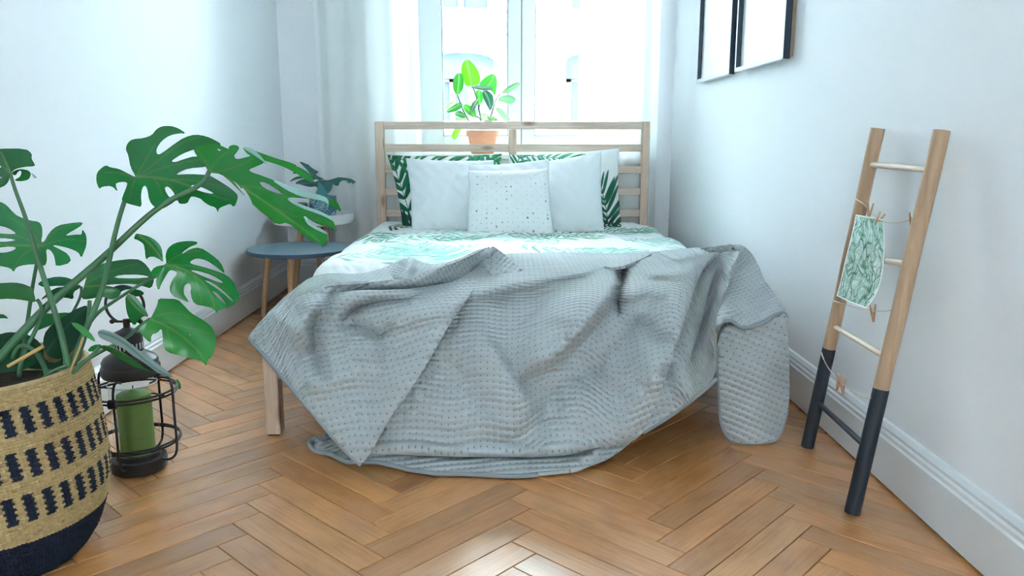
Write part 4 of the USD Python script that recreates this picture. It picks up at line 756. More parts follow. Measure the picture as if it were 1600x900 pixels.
L7 = [(530, 372), (552, 302), (600, 262), (700, 232), (850, 216), (900, 240), (940, 290), (966, 345), (946, 405), (900, 390), (840, 372), (700, 376), (620, 386), (700, 388), (762, 420), (742, 456), (692, 476), (640, 450), (560, 470), (508, 470), (516, 420)]
leaf(mon, pB(L7), 1.72, (150, 440), gx=0.0005, gy=-0.0010, it=1, seed=12, col=(32, 116, 66), holes=[pB([(700, 338), (750, 315), (880, 315), (948, 333), (850, 341)])], bend=[(pB([(510, 390), (700, 380), (950, 380)]), 0.03, 30)], veins=[pB([(510, 392), (650, 385), (900, 378)]), pB([(515, 388), (640, 320), (860, 250)])])
leaf(mon, pB([(800, 422), (832, 412), (872, 410), (908, 436), (860, 456), (820, 446)]), 1.72, (214, 456), it=1, seed=13, col=(30, 104, 66), wav=0.003)
leaf(mon, pB([(640, 452), (680, 400), (760, 396), (860, 392), (830, 405), (770, 412), (740, 440), (700, 470)]), 1.75, (180, 455), it=1, seed=20, col=(36, 104, 78), wav=0.003)
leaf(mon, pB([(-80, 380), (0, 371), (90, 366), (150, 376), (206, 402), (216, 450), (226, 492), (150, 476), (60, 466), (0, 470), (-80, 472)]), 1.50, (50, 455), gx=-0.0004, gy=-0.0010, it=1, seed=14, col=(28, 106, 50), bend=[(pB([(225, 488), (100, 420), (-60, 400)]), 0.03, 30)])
leaf(mon, pB([(228, 372), (320, 332), (400, 330), (460, 350), (466, 380), (400, 386), (330, 386), (270, 396)]), 1.66, (110, 440), gy=-0.0012, it=1, seed=15, col=(40, 112, 88), wav=0.004)
leaf(mon, pB([(245, 480), (330, 402), (430, 390), (500, 378), (506, 395), (455, 425), (462, 472), (410, 458), (300, 452)]), 1.69, (110, 455), gy=-0.0010, it=1, seed=16, col=(28, 96, 62), wav=0.004)
leaf(mon, pB([(212, 672), (260, 560), (330, 560), (430, 552), (432, 566), (370, 610), (300, 640)]), 1.58, (80, 500), gy=-0.0010, it=1, seed=21, col=(40, 116, 70), wav=0.004)
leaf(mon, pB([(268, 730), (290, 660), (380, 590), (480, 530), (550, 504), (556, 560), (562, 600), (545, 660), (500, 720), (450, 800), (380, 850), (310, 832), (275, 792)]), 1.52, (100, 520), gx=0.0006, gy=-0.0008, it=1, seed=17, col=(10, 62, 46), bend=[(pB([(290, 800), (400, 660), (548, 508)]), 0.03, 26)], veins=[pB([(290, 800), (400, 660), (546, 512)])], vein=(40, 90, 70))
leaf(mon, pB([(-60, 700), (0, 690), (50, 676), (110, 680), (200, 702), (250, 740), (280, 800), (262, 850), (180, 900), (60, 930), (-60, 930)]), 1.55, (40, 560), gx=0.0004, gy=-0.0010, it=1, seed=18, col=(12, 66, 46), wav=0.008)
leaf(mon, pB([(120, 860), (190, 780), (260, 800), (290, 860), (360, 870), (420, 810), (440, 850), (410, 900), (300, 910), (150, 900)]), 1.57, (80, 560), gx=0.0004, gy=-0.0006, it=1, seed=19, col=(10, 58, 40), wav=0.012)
# glossy leaf seen edge on, in front of the lantern
def pL(pts): return A4(pts, 140, 440, 2.8125)
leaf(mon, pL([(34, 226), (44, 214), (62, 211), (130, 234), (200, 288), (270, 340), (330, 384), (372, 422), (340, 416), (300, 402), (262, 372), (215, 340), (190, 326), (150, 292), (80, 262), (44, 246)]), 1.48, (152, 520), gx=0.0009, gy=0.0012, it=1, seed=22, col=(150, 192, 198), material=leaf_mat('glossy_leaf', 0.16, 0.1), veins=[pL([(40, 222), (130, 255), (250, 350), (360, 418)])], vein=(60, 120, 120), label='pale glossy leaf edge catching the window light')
leaf(mon, pL([(36, 286), (70, 278), (130, 300), (205, 352), (260, 392), (300, 404), (250, 392), (190, 372), (120, 332), (80, 304)]), 1.51, (160, 545), gx=0.0009, gy=0.0010, it=1, seed=23, col=(44, 112, 74), wav=0.003)
leaf(mon, pL([(378, 428), (390, 432), (399, 448), (402, 470), (392, 473), (390, 452)]), 1.72, (278, 600), it=1, seed=24, col=(60, 130, 70), wav=0.0, step=1.4)
leaf(mon, pB([(442, 614), (490, 620), (560, 672), (600, 730), (586, 736), (520, 692), (460, 642)]), 1.45, (128, 515), gx=0.0006, gy=-0.0004, it=1, seed=25, col=(70, 140, 84), wav=0.003)
leaf(mon, pB([(545, 790), (580, 755), (640, 752), (620, 780), (570, 800)]), 1.47, (140, 540), it=1, seed=26, col=(50, 130, 84), wav=0.003)
leaf(mon, pB([(-20, 575), (10, 562), (30, 570), (55, 592), (20, 588), (-20, 592)]), 1.42, (5, 495), it=1, seed=27, col=(40, 104, 60), wav=0.0, step=1.4)
# stalks
for pts, r in (([(210, 277, 1.62), (200, 300, 1.61), (176, 382, 1.57), (160, 450, 1.53), (132, 520, 1.49), (110, 588, 1.46)], (0.0042, 0.0064)),
               ([(327, 268, 1.66), (313, 288, 1.655), (275, 308, 1.64), (238, 332, 1.62), (180, 385, 1.59), (120, 438, 1.55), (75, 478, 1.52), (30, 525, 1.49), (-5, 565, 1.46)], (0.0048, 0.0092)),
               ([(16, 270, 1.48), (24, 297, 1.48), (38, 335, 1.48), (54, 388, 1.48), (80, 470, 1.47), (96, 525, 1.46), (108, 585, 1.45)], (0.0030, 0.0064)),
               ([(64, 386, 1.52), (58, 410, 1.54), (50, 455, 1.55), (42, 510, 1.55), (30, 590, 1.53)], (0.0030, 0.0045)),
               ([(260, 413, 1.68), (250, 428, 1.68), (240, 434, 1.68), (214, 448, 1.67), (175, 473, 1.64), (152, 490, 1.61), (128, 530, 1.56), (104, 590, 1.50)], (0.0030, 0.0042)),
               ([(127, 448, 1.70), (122, 472, 1.68), (113, 490, 1.65), (104, 530, 1.58), (98, 590, 1.50)], (0.0028, 0.0038)),
               ([(58, 468, 1.50), (65, 488, 1.50), (60, 506, 1.50), (46, 535, 1.49), (30, 585, 1.47)], (0.0034, 0.0046)),
               ([(235, 498, 1.60), (218, 510, 1.60), (205, 522, 1.59)], (0.0034, 0.0040)),
               ([(155, 543, 1.47), (140, 558, 1.46), (116, 580, 1.45), (102, 592, 1.45)], (0.0030, 0.0042)),
               ([(205, 522, 1.59), (185, 535, 1.56), (160, 548, 1.52), (130, 566, 1.48), (106, 592, 1.45)], (0.0036, 0.0042)),
               ([(20, 560, 1.46), (36, 540, 1.46), (62, 560, 1.47), (70, 600, 1.47)], (0.0040, 0.0050)), ([(140, 470, 1.53), (134, 520, 1.50), (108, 580, 1.46)], (0.0040, 0.0052)), ([(60, 600, 1.42), (82, 580, 1.43), (104, 572, 1.44)], (0.0030, 0.0034))):
    obj('leaf_stalk', px_tube(pts, r), STEM, mon, smooth=True)
CANE = mat('cane_stake', lin(190, 158, 96), 0.6, var=0.15, vscale=20)
obj('support_stake', px_tube([(68, 541, 1.44), (12, 573, 1.41)], 0.0036, 8), CANE, mon, smooth=True, label='straw coloured stake')
obj('support_stake', px_tube([(130, 527, 1.47), (120, 555, 1.455), (104, 590, 1.44)], 0.0022, 8), CANE, mon, smooth=True)

# ---------------------------------------------------------------- woven basket
BC = np.array([-1.012, 1.46, 0.0]); BH = 0.398
bk = thing('woven_basket', 'round seagrass basket with three rows of dark blocks and a navy base', 'basket', BC)
ncol, nrow, ac, ar = 176, 76, 5, 5
prof_z = np.array([0.0, 0.004, 0.03, 0.07, 0.12, 0.18, 0.25, 0.32, 0.37, BH]); prof_r = np.array([0.118, 0.132, 0.160, 0.181, 0.197, 0.2035, 0.2015, 0.195, 0.188, 0.183])
arc = np.r_[0, np.cumsum(np.hypot(np.diff(prof_z), np.diff(prof_r)))]
nr, nc = nrow * ar + 1, ncol * ac
tv = np.linspace(0, 1, nr); zr = CubicSpline(arc / arc[-1], prof_z)(tv); rr = CubicSpline(arc / arc[-1], prof_r)(tv)
th = np.linspace(0, 2 * np.pi, nc, endpoint=False)
row = tv[:, None] * nrow; colm = (np.arange(nc) / ac)[None, :]
ri, ci = np.floor(row), np.floor(colm)
lean = 0.30
cc = (colm + lean * row * 0.35) % ncol
jit = meshkit.noise(np.stack([np.broadcast_to(ri, (nr, nc)) * 1.7, np.floor(cc) * 1.3, np.zeros((nr, nc))], -1), 2)
fr_r = row - ri; fr_c = cc - np.floor(cc)
strand = np.sqrt(np.clip(1 - (2 * ((fr_r + 0.35 * (fr_c - 0.5)) % 1) - 1) ** 2, 0, 1)); rib = np.sqrt(np.clip(1 - (2 * fr_c - 1) ** 2, 0, 1))
hgt = 0.0068 * strand * (0.55 + 0.45 * rib) * (0.8 + 0.4 * jit) + 0.0022 * rib
hgt = hgt + 0.003 * (meshkit.fbm(np.stack([np.cos(th)[None, :] * 3 + 0 * row, np.sin(th)[None, :] * 3 + 0 * row, 6 * tv[:, None] + 0 * th[None, :]], -1), 2, 4) - 0.5)
Rr = rr[:, None] + hgt - 0.003
Pb = np.stack([Rr * np.cos(th), Rr * np.sin(th), np.broadcast_to(zr[:, None], Rr.shape)], -1) + BC
straw = np.array(lin(188, 166, 120)); navy = np.array(lin(30, 40, 58))
tone = (0.80 + 0.40 * jit)[..., None] * np.array([1, 0.99, 0.95])
colr = straw * tone; colr = np.where((jit > 0.86)[..., None], np.array(lin(200, 180, 136)), colr); colr = np.where((jit < 0.13)[..., None], np.array(lin(160, 136, 90)), colr)
zz = Pb[..., 2]; per = ncol / 40.0
for k, (za, zb, off) in enumerate(((0.312, 0.362, 0.0), (0.232, 0.284, 1.6), (0.150, 0.204, 0.7))):
    u = ((cc + off) % per) / per + 0.05 * np.where(np.broadcast_to(ri, (nr, nc)) % 2 == 0, 1.0, -1.0) + 0.06 * (jit - 0.5)
    blk_ = (zz > za) & (zz < zb) & (u > 0.22) & (u < 0.76)
    colr = np.where(blk_[..., None], navy * (0.6 + 0.7 * jit[..., None]), colr)
colr = np.where((zz < 0.108 + 0.004 * (jit - .5))[..., None], navy * (0.5 + 0.8 * jit[..., None]), colr)
Pv = Pb.reshape(-1, 3); i_, j_ = np.meshgrid(np.arange(nr - 1), np.arange(nc), indexing='ij'); a_ = i_ * nc + j_; b_ = i_ * nc + (j_ + 1) % nc
fb = np.vstack([np.stack([a_.ravel(), b_.ravel(), b_.ravel() + nc], 1), np.stack([a_.ravel(), b_.ravel() + nc, a_.ravel() + nc], 1)])
WEAVE = tint_mat('seagrass', 0.8, bump=0.25, bscale=700, spec=0.25)
obj('woven_side', (Pv, fb), WEAVE, bk, smooth=True, prims={'tint': colr.reshape(-1, 3)})
STRAW = mat('seagrass_plain', tuple(straw * 0.95), 0.8, bump=0.5, bscale=300, var=0.25, vscale=60)
obj('inner_wall', lathe([(0.10, 0.006), (0.150, 0.03), (0.19, 0.16), (0.182, 0.30), (0.176, BH - 0.006)], 64, BC), STRAW, bk)
obj('rim', cat(ring(BC + [0, 0, BH - 0.002], 0.1815, 0.0058, 96)), STRAW, bk, smooth=True)
obj('potting_soil', lathe([(0.0, 0.345), (0.10, 0.348), (0.178, 0.340), (0.178, 0.33), (0, 0.33)], 40, BC), mat('soil', (0.03, 0.022, 0.016), 0.95, bump=1.0, bscale=120, dist=0.01), bk, label='dark soil')

# ---------------------------------------------------------------- lantern with candle
LC = atZ(np.array(219.0), np.array(731.0), 0.0); LC[2] = 0
IRON = mat('blackened_iron', (0.035, 0.034, 0.036), 0.42, bump=0.1, bscale=200, metallic=0.3)
lan = thing('lantern', 'black iron lantern with round wire cage and ring handle standing beside the basket', 'lantern', LC)
L0 = LC
obj('base', lathe([(0, 0), (0.060, 0), (0.066, 0.003), (0.067, 0.028), (0.065, 0.033), (0.054, 0.034), (0.052, 0.045), (0.0, 0.045)], 56, L0), IRON, lan)
for z_, r_ in ((0.076, 0.103), (0.082, 0.101), (0.204, 0.103), (0.212, 0.102)): obj('cage_ring', ring(L0 + [0, 0, z_], r_, 0.0028), IRON, lan, smooth=True)
for a in (-88, -8, 80, 162):
    c_, s_ = math.cos(math.radians(a)), math.sin(math.radians(a))
    path = [(0.062, 0.030), (0.080, 0.028), (0.099, 0.040), (0.1065, 0.070), (0.1065, 0.14), (0.1065, 0.215), (0.104, 0.235), (0.092, 0.252), (0.074, 0.252), (0.062, 0.246)]
    obj('cage_upright', tube(smooth_path([(L0[0] + r_ * c_, L0[1] + r_ * s_, z_) for r_, z_ in path], 50), 0.0032, 8), IRON, lan, smooth=True)
for a in (-22, 75, 165):
    c_, s_ = math.cos(math.radians(a)), math.sin(math.radians(a)); obj('cross_wire', tube([(L0[0] + 0.062 * c_, L0[1] + 0.062 * s_, 0.208), (L0[0] + 0.102 * c_, L0[1] + 0.102 * s_, 0.208)], 0.002, 6), IRON, lan)
obj('latch', box(L0[0] - 0.010, L0[0] + 0.013, L0[1] - 0.1135, L0[1] - 0.1035, 0.197, 0.219, 0.003), IRON, lan)
obj('cap', lathe([(0, 0.252), (0.066, 0.250), (0.069, 0.256), (0.069, 0.272), (0.065, 0.278), (0.066, 0.286), (0.060, 0.296), (0.040, 0.308), (0.034, 0.312), (0.034, 0.352), (0.030, 0.360), (0.016, 0.366), (0.008, 0.372), (0.008, 0.392), (0, 0.394)], 56, L0), IRON, lan, smooth=40)
slots = []
for k in range(22):
    a = 2 * math.pi * k / 22; b_ = box(-0.0016, 0.0016, -0.0012, 0.0012, 0.318, 0.334); b_.apply_transform(trimesh.transformations.rotation_matrix(a - math.pi / 2, [0, 0, 1])); b_.apply_translation(L0 + [0.0338 * math.cos(a), 0.0338 * math.sin(a), 0]); slots.append(b_)
obj('vent_slots', cat(*slots), mat('vent_light', (0.55, 0.58, 0.6), 0.7), lan, smooth=False, kind='stuff')
hr = 0.047; a = np.radians(np.linspace(-65, 245, 60)); hc = L0 + [0.0, 0, 0.428]
obj('ring_handle', cat(tube(np.stack([hc[0] + hr * np.cos(a), np.full(60, hc[1]), hc[2] + hr * np.sin(a)], -1), 0.0035, 8), tube([(hc[0] - 0.035, hc[1], hc[2] - 0.042), (hc[0] + 0.035, hc[1], hc[2] - 0.042)], 0.003, 8),
    trimesh.creation.icosphere(2, 0.006).apply_translation([hc[0] - 0.035, hc[1], hc[2] - 0.042]), trimesh.creation.icosphere(2, 0.006).apply_translation([hc[0] + 0.035, hc[1], hc[2] - 0.042])), IRON, lan, smooth=True)
CLEAR = usdkit.material(stage, '/World/Looks/lantern_glass', {'t': ('transparent_bsdf', {'color': (0.97, 0.985, 0.985)}), 'g': ('glossy_bsdf', {'roughness': 0.03}), 'lw': ('layer_weight', {'blend': 0.25}), 'f': ('math', {'math_type': 'power', 'value2': 2.5}), 'f2': ('math', {'math_type': 'multiply_add', 'value2': 0.6, 'value3': 0.03}), 'm': ('mix_closure', {})}, [('lw.facing', 'f.value1'), ('f.value', 'f2.value1'), ('f2.value', 'm.fac'), ('t.BSDF', 'm.closure1'), ('g.BSDF', 'm.closure2')], surface='m.closure')
obj('glass_chimney', lathe([(0.0555, 0.046), (0.0555, 0.222), (0.0575, 0.228)], 56, L0), CLEAR, lan, smooth=40)
obj('glass_lip', ring(L0 + [0, 0, 0.228], 0.0575, 0.0013, 56), mat('glass_lip_pale', (0.75, 0.8, 0.82), 0.15), lan, smooth=True)
cd = thing('pillar_candle', 'olive green pillar candle inside the lantern', 'candle', L0 + [0, 0, 0.0452])
WAX = usdkit.material(stage, '/World/Looks/green_wax', {'p': ('principled_bsdf', {'base_color': lin(124, 158, 92), 'roughness': 0.4, 'subsurface_weight': 0.3, 'subsurface_scale': 0.01, 'subsurface_radius': (0.5, 1.0, 0.4)})}, surface='p.BSDF')
obj('wax', lathe([(0, 0.0455), (0.041, 0.0455), (0.0415, 0.19), (0.040, 0.199), (0.034, 0.202), (0.012, 0.206), (0.004, 0.212), (0, 0.213)], 48, L0), WAX, cd, smooth=50)
obj('wick', tube([(L0[0], L0[1], 0.210), (L0[0] + .001, L0[1], 0.221)], 0.0011, 6), IRON, cd)

# ---------------------------------------------------------------- small tables
TCX, TCY, TZ = -0.972, 3.70, 0.322
TEAL = mat('teal_tabletop', lin(118, 150, 164), 0.32, var=0.10, vscale=5, spec=0.5); EDGE = mat('dark_tabletop_edge', lin(62, 82, 100), 0.5)
BEECH = wood_mat('beech_leg', lin(196, 152, 112), lin(216, 180, 144), axis='z', knots=False)
tb = thing('side_table', 'low round side table with teal top and wooden legs beside the bed', 'table', (TCX, TCY, 0))
obj('tabletop', lathe([(0, TZ - 0.020), (0.232, TZ - 0.020), (0.239, TZ - 0.014), (0.2395, TZ - 0.003), (0.236, TZ), (0, TZ)], 96, (TCX, TCY, 0)), TEAL, tb)
obj('edge_band', lathe([(0.2385, TZ - 0.018), (0.2412, TZ - 0.017), (0.2412, TZ - 0.002), (0.2385, TZ - 0.001)], 96, (TCX, TCY, 0)), EDGE, tb)
def leg(parent, top, foot, r0, r1, m): obj('leg', tube([top, foot], [r0, r1] if False else np.array([r0, r1]), 14), m, parent, smooth=40)
def splayed(parent, cx, cy, z, r_top, r_foot, angs, m):
    for a in angs:
        c_, s_ = math.cos(math.radians(a)), math.sin(math.radians(a)); obj('leg', tube(np.array([(cx + r_top * c_, cy + r_top * s_, z), (cx + r_foot * c_, cy + r_foot * s_, 0.004)]), np.array([0.0165, 0.0125]), 14), m, parent, smooth=40)
splayed(tb, TCX, TCY, TZ - 0.02, 0.145, 0.185, (205, 268, 20), BEECH)
WCX, WCY, WZ = -1.005, 4.14, 0.405
wt = thing('tray_table', 'round white tray table on wooden legs standing behind the teal one', 'table', (WCX, WCY, 0))
obj('tray', lathe([(0, WZ - 0.012), (0.200, WZ - 0.012), (0.207, WZ - 0.008), (0.210, WZ + 0.040), (0.207, WZ + 0.042), (0.204, WZ + 0.038), (0.200, WZ + 0.002), (0.196, WZ), (0, WZ)], 96, (WCX, WCY, 0)), WHITE, wt, smooth=40)
splayed(wt, WCX, WCY, WZ - 0.012, 0.085, 0.16, (235, 318, 95), BEECH)
def facet_pot(name, c, r0, r1, h, n, m, label, rot=0.0):
    a = np.linspace(0, 2 * np.pi, n, endpoint=False) + rot
    v = []; f = []
    lv = [(r0, 0.0, 0), (r1, h * 0.5, math.pi / n), (r0 * 1.02, h, 0), (r0 * 0.9, h, 0), (r0 * 0.88, h * 0.8, 0)]
    for r_, z_, o in lv: v += [(c[0] + r_ * math.cos(t + o), c[1] + r_ * math.sin(t + o), c[2] + z_) for t in a]
    for k in range(len(lv) - 1):
        for i in range(n):
            j = (i + 1) % n; q0, q1, q2, q3 = k * n + i, k * n + j, (k + 1) * n + j, (k + 1) * n + i
            f += [[q0, q1, q2], [q0, q2, q3]]
    v.append((c[0], c[1], c[2])); v.append((c[0], c[1], c[2] + h * 0.8)); f += [[len(v) - 2, (i + 1) % n, i] for i in range(n)] + [[len(v) - 1, 4 * n + i, 4 * n + (i + 1) % n] for i in range(n)]
    o = obj(name, (np.array(v), np.array(f)), m, smooth=False); tag(o, label, 'pot'); return o
SPECK = usdkit.material(stage, '/World/Looks/speckled_teal', {'tc': ('texture_coordinate', {}), 'v': ('voronoi_texture', {'scale': 150.0}), 'r': ('rgb_ramp', {'ramp': [(0.0, lin(40, 74, 86)), (0.45, lin(64, 112, 124)), (0.62, lin(130, 170, 182)), (1.0, lin(170, 200, 208))]}), 'p': ('principled_bsdf', {'roughness': 0.5})},
                        [('tc.object', 'v.vector'), ('v.distance', 'r.fac'), ('r.color', 'p.base_color')], surface='p.BSDF')
PCX, PCY = float(atY(np.array(505.), np.array(320.), 4.14)[0]), 4.14
facet_pot('planter', (PCX, PCY, WZ + 0.0005), 0.070, 0.073, 0.128, 6, SPECK, 'speckled teal faceted planter on the white tray table', 0.5)
P2 = atY(np.array(466.), np.array(320.), 4.12)
o = facet_pot('planter', (float(P2[0]), 4.10, WZ + 0.0005), 0.050, 0.052, 0.095, 8, mat('dark_glaze', lin(70, 92, 92), 0.4, var=0.3, vscale=40), 'small dark glazed planter left of the speckled teal one', 0.2)
sp = thing('potted_philodendron', 'small dark leaved plant growing from the speckled teal planter', 'plant', (PCX, PCY, WZ + 0.11))
def pS(pts): return A4(pts, 440, 240, 7.5)
for k, (pts, Y0, col) in enumerate((([(205, 95), (240, 98), (298, 128), (302, 120), (350, 165), (400, 195), (440, 215), (395, 240), (420, 265), (470, 285), (500, 305), (440, 310), (400, 300), (372, 312), (330, 232), (280, 172), (240, 132)], 4.18, (34, 96, 78)),
        ([(170, 145), (230, 170), (300, 215), (340, 250), (372, 320), (350, 305), (300, 265), (240, 205)], 4.12, (36, 122, 70)), ([(118, 230), (170, 210), (230, 203), (272, 242), (200, 226), (160, 238)], 4.16, (26, 84, 70)), ([(90, 332), (140, 285), (200, 263), (290, 266), (332, 302), (250, 287), (170, 302), (120, 322)], 4.12, (28, 84, 72)),
        ([(154, 356), (190, 320), (260, 298), (340, 303), (412, 345), (402, 382), (340, 392), (270, 377), (210, 357)], 4.10, (28, 78, 72)), ([(520, 320), (600, 298), (670, 276), (750, 284), (830, 300), (882, 346), (852, 337), (840, 358), (812, 332), (790, 354), (762, 317), (712, 312), (682, 332), (666, 382), (620, 371), (590, 341), (560, 347)], 4.12, (28, 96, 80)),
        ([(490, 340), (540, 322), (580, 335), (600, 370), (582, 430), (542, 472), (502, 422)], 4.06, (40, 92, 96)), ([(395, 472), (428, 400), (420, 340), (450, 335), (500, 398), (542, 470), (532, 512), (450, 492)], 4.05, (60, 128, 130)), ([(380, 330), (470, 310), (540, 310), (560, 350), (480, 400), (400, 400)], 4.10, (30, 84, 74)))):
    leaf(sp, pS(pts), Y0, pS([(450, 340)])[0], gx=0.0008 if k != 5 else -0.0004, gy=-0.0022, it=1, step=1.3, seed=40 + k, col=col, material=LEAFS, wav=0.008, vw=0.5, veins=[[pS(pts)[0], pS([(450, 340)])[0]]], vein=(70, 130, 110))
for a, b in (((440, 300), (455, 420)), ((530, 325), (470, 430)), ((400, 340), (450, 430)), ((520, 400), (480, 440))):
    q = pS([a, b]); obj('stalk', px_tube([(*q[0], 4.13), (*q[1], 4.14)], 0.003, 8), STEM, sp, smooth=True)

# ---------------------------------------------------------------- rubber plant on the sill
RC = atY(np.array(754.0), np.array(238.0), 4.60); RC[2] = WZ0
TERRA = mat('terracotta', lin(236, 174, 140), 0.75, var=0.08, vscale=10)
tp = thing('terracotta_pot', 'terracotta flower pot on the window sill behind the headboard', 'pot', RC)
obj('pot_body', lathe([(0, 0.001), (0.062, 0.001), (0.066, 0.004), (0.083, 0.105), (0.079, 0.105), (0.076, 0.10), (0, 0.10)], 48, RC), TERRA, tp, smooth=40)
obj('pot_rim', lathe([(0.080, 0.098), (0.092, 0.098), (0.094, 0.102), (0.094, 0.128), (0.091, 0.131), (0.083, 0.130), (0.080, 0.12)], 48, RC), TERRA, tp, smooth=40)
obj('soil', lathe([(0, 0.122), (0.081, 0.118), (0.081, 0.112), (0, 0.112)], 32, RC), mat('soil_dry', (0.06, 0.045, 0.03), 0.95), tp)
rp = thing('rubber_plant', 'young rubber plant with broad pale green leaves in front of the window', 'plant', RC + [0, 0, 0.12])
def pR(pts): return A4(pts, 680, 80, 5.625)
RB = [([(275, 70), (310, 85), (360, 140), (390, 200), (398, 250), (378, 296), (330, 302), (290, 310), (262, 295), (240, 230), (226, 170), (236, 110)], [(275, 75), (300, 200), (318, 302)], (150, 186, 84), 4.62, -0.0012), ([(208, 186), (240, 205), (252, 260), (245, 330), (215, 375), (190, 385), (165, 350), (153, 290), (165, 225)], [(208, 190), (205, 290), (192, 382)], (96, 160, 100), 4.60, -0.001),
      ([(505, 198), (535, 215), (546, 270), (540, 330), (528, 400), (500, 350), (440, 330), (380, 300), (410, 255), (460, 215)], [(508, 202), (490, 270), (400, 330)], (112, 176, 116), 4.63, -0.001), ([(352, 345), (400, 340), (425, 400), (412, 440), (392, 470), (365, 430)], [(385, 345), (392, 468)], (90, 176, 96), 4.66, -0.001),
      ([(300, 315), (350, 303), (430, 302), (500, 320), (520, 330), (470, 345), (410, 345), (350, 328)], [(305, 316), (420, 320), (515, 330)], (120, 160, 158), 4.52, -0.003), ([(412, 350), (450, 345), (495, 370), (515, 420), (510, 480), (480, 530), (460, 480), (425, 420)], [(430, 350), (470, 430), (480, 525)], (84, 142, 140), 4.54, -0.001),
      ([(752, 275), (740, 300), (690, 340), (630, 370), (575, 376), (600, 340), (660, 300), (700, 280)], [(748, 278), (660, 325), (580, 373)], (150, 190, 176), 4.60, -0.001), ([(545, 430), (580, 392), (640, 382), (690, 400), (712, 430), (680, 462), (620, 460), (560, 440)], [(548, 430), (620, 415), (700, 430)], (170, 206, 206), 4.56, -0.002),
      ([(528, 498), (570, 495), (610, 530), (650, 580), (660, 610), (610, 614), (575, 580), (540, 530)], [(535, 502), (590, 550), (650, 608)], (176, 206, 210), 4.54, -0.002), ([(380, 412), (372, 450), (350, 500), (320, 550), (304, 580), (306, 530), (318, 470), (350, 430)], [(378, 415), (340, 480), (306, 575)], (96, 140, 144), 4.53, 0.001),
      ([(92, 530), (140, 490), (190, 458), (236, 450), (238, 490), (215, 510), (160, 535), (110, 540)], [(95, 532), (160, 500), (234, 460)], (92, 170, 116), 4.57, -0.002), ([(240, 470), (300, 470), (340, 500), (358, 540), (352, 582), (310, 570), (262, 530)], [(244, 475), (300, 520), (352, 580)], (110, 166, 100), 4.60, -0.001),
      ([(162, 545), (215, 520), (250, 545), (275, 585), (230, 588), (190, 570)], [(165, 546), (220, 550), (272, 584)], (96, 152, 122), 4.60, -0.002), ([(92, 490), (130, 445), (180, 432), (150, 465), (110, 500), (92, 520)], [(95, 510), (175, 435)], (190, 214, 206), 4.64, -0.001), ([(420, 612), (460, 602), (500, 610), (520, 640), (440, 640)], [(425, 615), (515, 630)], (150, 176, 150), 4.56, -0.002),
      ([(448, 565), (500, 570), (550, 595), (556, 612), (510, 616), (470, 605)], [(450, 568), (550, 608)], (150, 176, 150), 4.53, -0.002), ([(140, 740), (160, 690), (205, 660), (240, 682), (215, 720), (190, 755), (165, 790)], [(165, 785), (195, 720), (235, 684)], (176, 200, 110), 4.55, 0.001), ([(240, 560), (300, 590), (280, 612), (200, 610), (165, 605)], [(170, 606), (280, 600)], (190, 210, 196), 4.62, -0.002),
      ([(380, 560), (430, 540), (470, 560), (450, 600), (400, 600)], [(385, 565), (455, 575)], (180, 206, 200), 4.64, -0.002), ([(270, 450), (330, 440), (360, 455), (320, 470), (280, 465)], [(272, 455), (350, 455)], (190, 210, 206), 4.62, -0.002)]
for k, (pts, vn, col, Y0, gy) in enumerate(RB):
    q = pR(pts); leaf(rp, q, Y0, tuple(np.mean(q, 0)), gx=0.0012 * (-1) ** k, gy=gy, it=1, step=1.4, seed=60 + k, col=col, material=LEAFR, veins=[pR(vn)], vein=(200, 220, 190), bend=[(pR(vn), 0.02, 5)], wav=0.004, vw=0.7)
TWIG = mat('green_brown_twig', lin(96, 110, 84), 0.6)
for pts in ([(195, 385), (215, 440), (250, 530), (295, 612), (340, 690)], [(375, 460), (390, 540), (402, 610), (410, 690)], [(548, 398), (525, 450), (495, 550), (460, 640), (440, 690)], [(392, 470), (382, 500), (388, 540)], [(352, 570), (390, 590), (402, 612)], [(575, 376), (548, 400)], [(320, 305), (345, 350), (370, 440), (376, 470)]):
    q = pR(pts); obj('stem', px_tube([(*a, 4.60 + 0.0 * i) for i, a in enumerate(q)], 0.0034, 20, 8), TWIG, rp, smooth=True)
# ---------------------------------------------------------------- ladder with strings, pegs and print
LADW = wood_mat('ladder_wood', lin(166, 136, 108), lin(194, 164, 134), axis='z', sc=0.9); RUNGW = mat('whitened_rung', lin(226, 208, 190), 0.55, var=0.06); NAVY = mat('navy_paint', lin(26, 36, 48), 0.5)
lad = thing('ladder', 'small wooden decorative ladder with navy dipped feet leaning on the right wall', 'ladder', (0.80, 1.82, 0))
rails = {}
for key, foot, top, cut, r in (('far', atZ(np.array(1261.), np.array(699.), 0.0), atX(np.array(1372.), np.array(200.5), 0.910), 545.0, 0.0165), ('near', atZ(np.array(1331.), np.array(803.), 0.0), atX(np.array(1471.5), np.array(204.0), 0.908), 608.0, 0.0168)):
    rails[key] = (foot, top, r); d = top - foot
    ps = [C + 0 * foot] ; best = None
    for t in np.linspace(0, 1, 400):
        q = foot + d * t - C; py = 450 - F_PX * (q @ UP) / (q @ FWD)
        if best is None or abs(py - cut) < best[0]: best = (abs(py - cut), t)
    tc_ = best[1]; n_ = 12
    w_ = np.linspace(tc_, 1, 14); wob = 0.0012 * np.sin(w_ * 17 + foot[1] * 5)
    m = tube(np.array([foot + d * t + np.array([0, o, 0]) for t, o in zip(w_, wob)]), r, 18, dome_=0.06)
    rl = obj('rail', m, LADW, lad, smooth=50)
    obj('navy_foot', tube(np.array([foot + d * t for t in np.linspace(0.004, tc_ + 0.001, 6)]), r * 1.02, 18), NAVY, lad, smooth=50, label='navy painted foot')
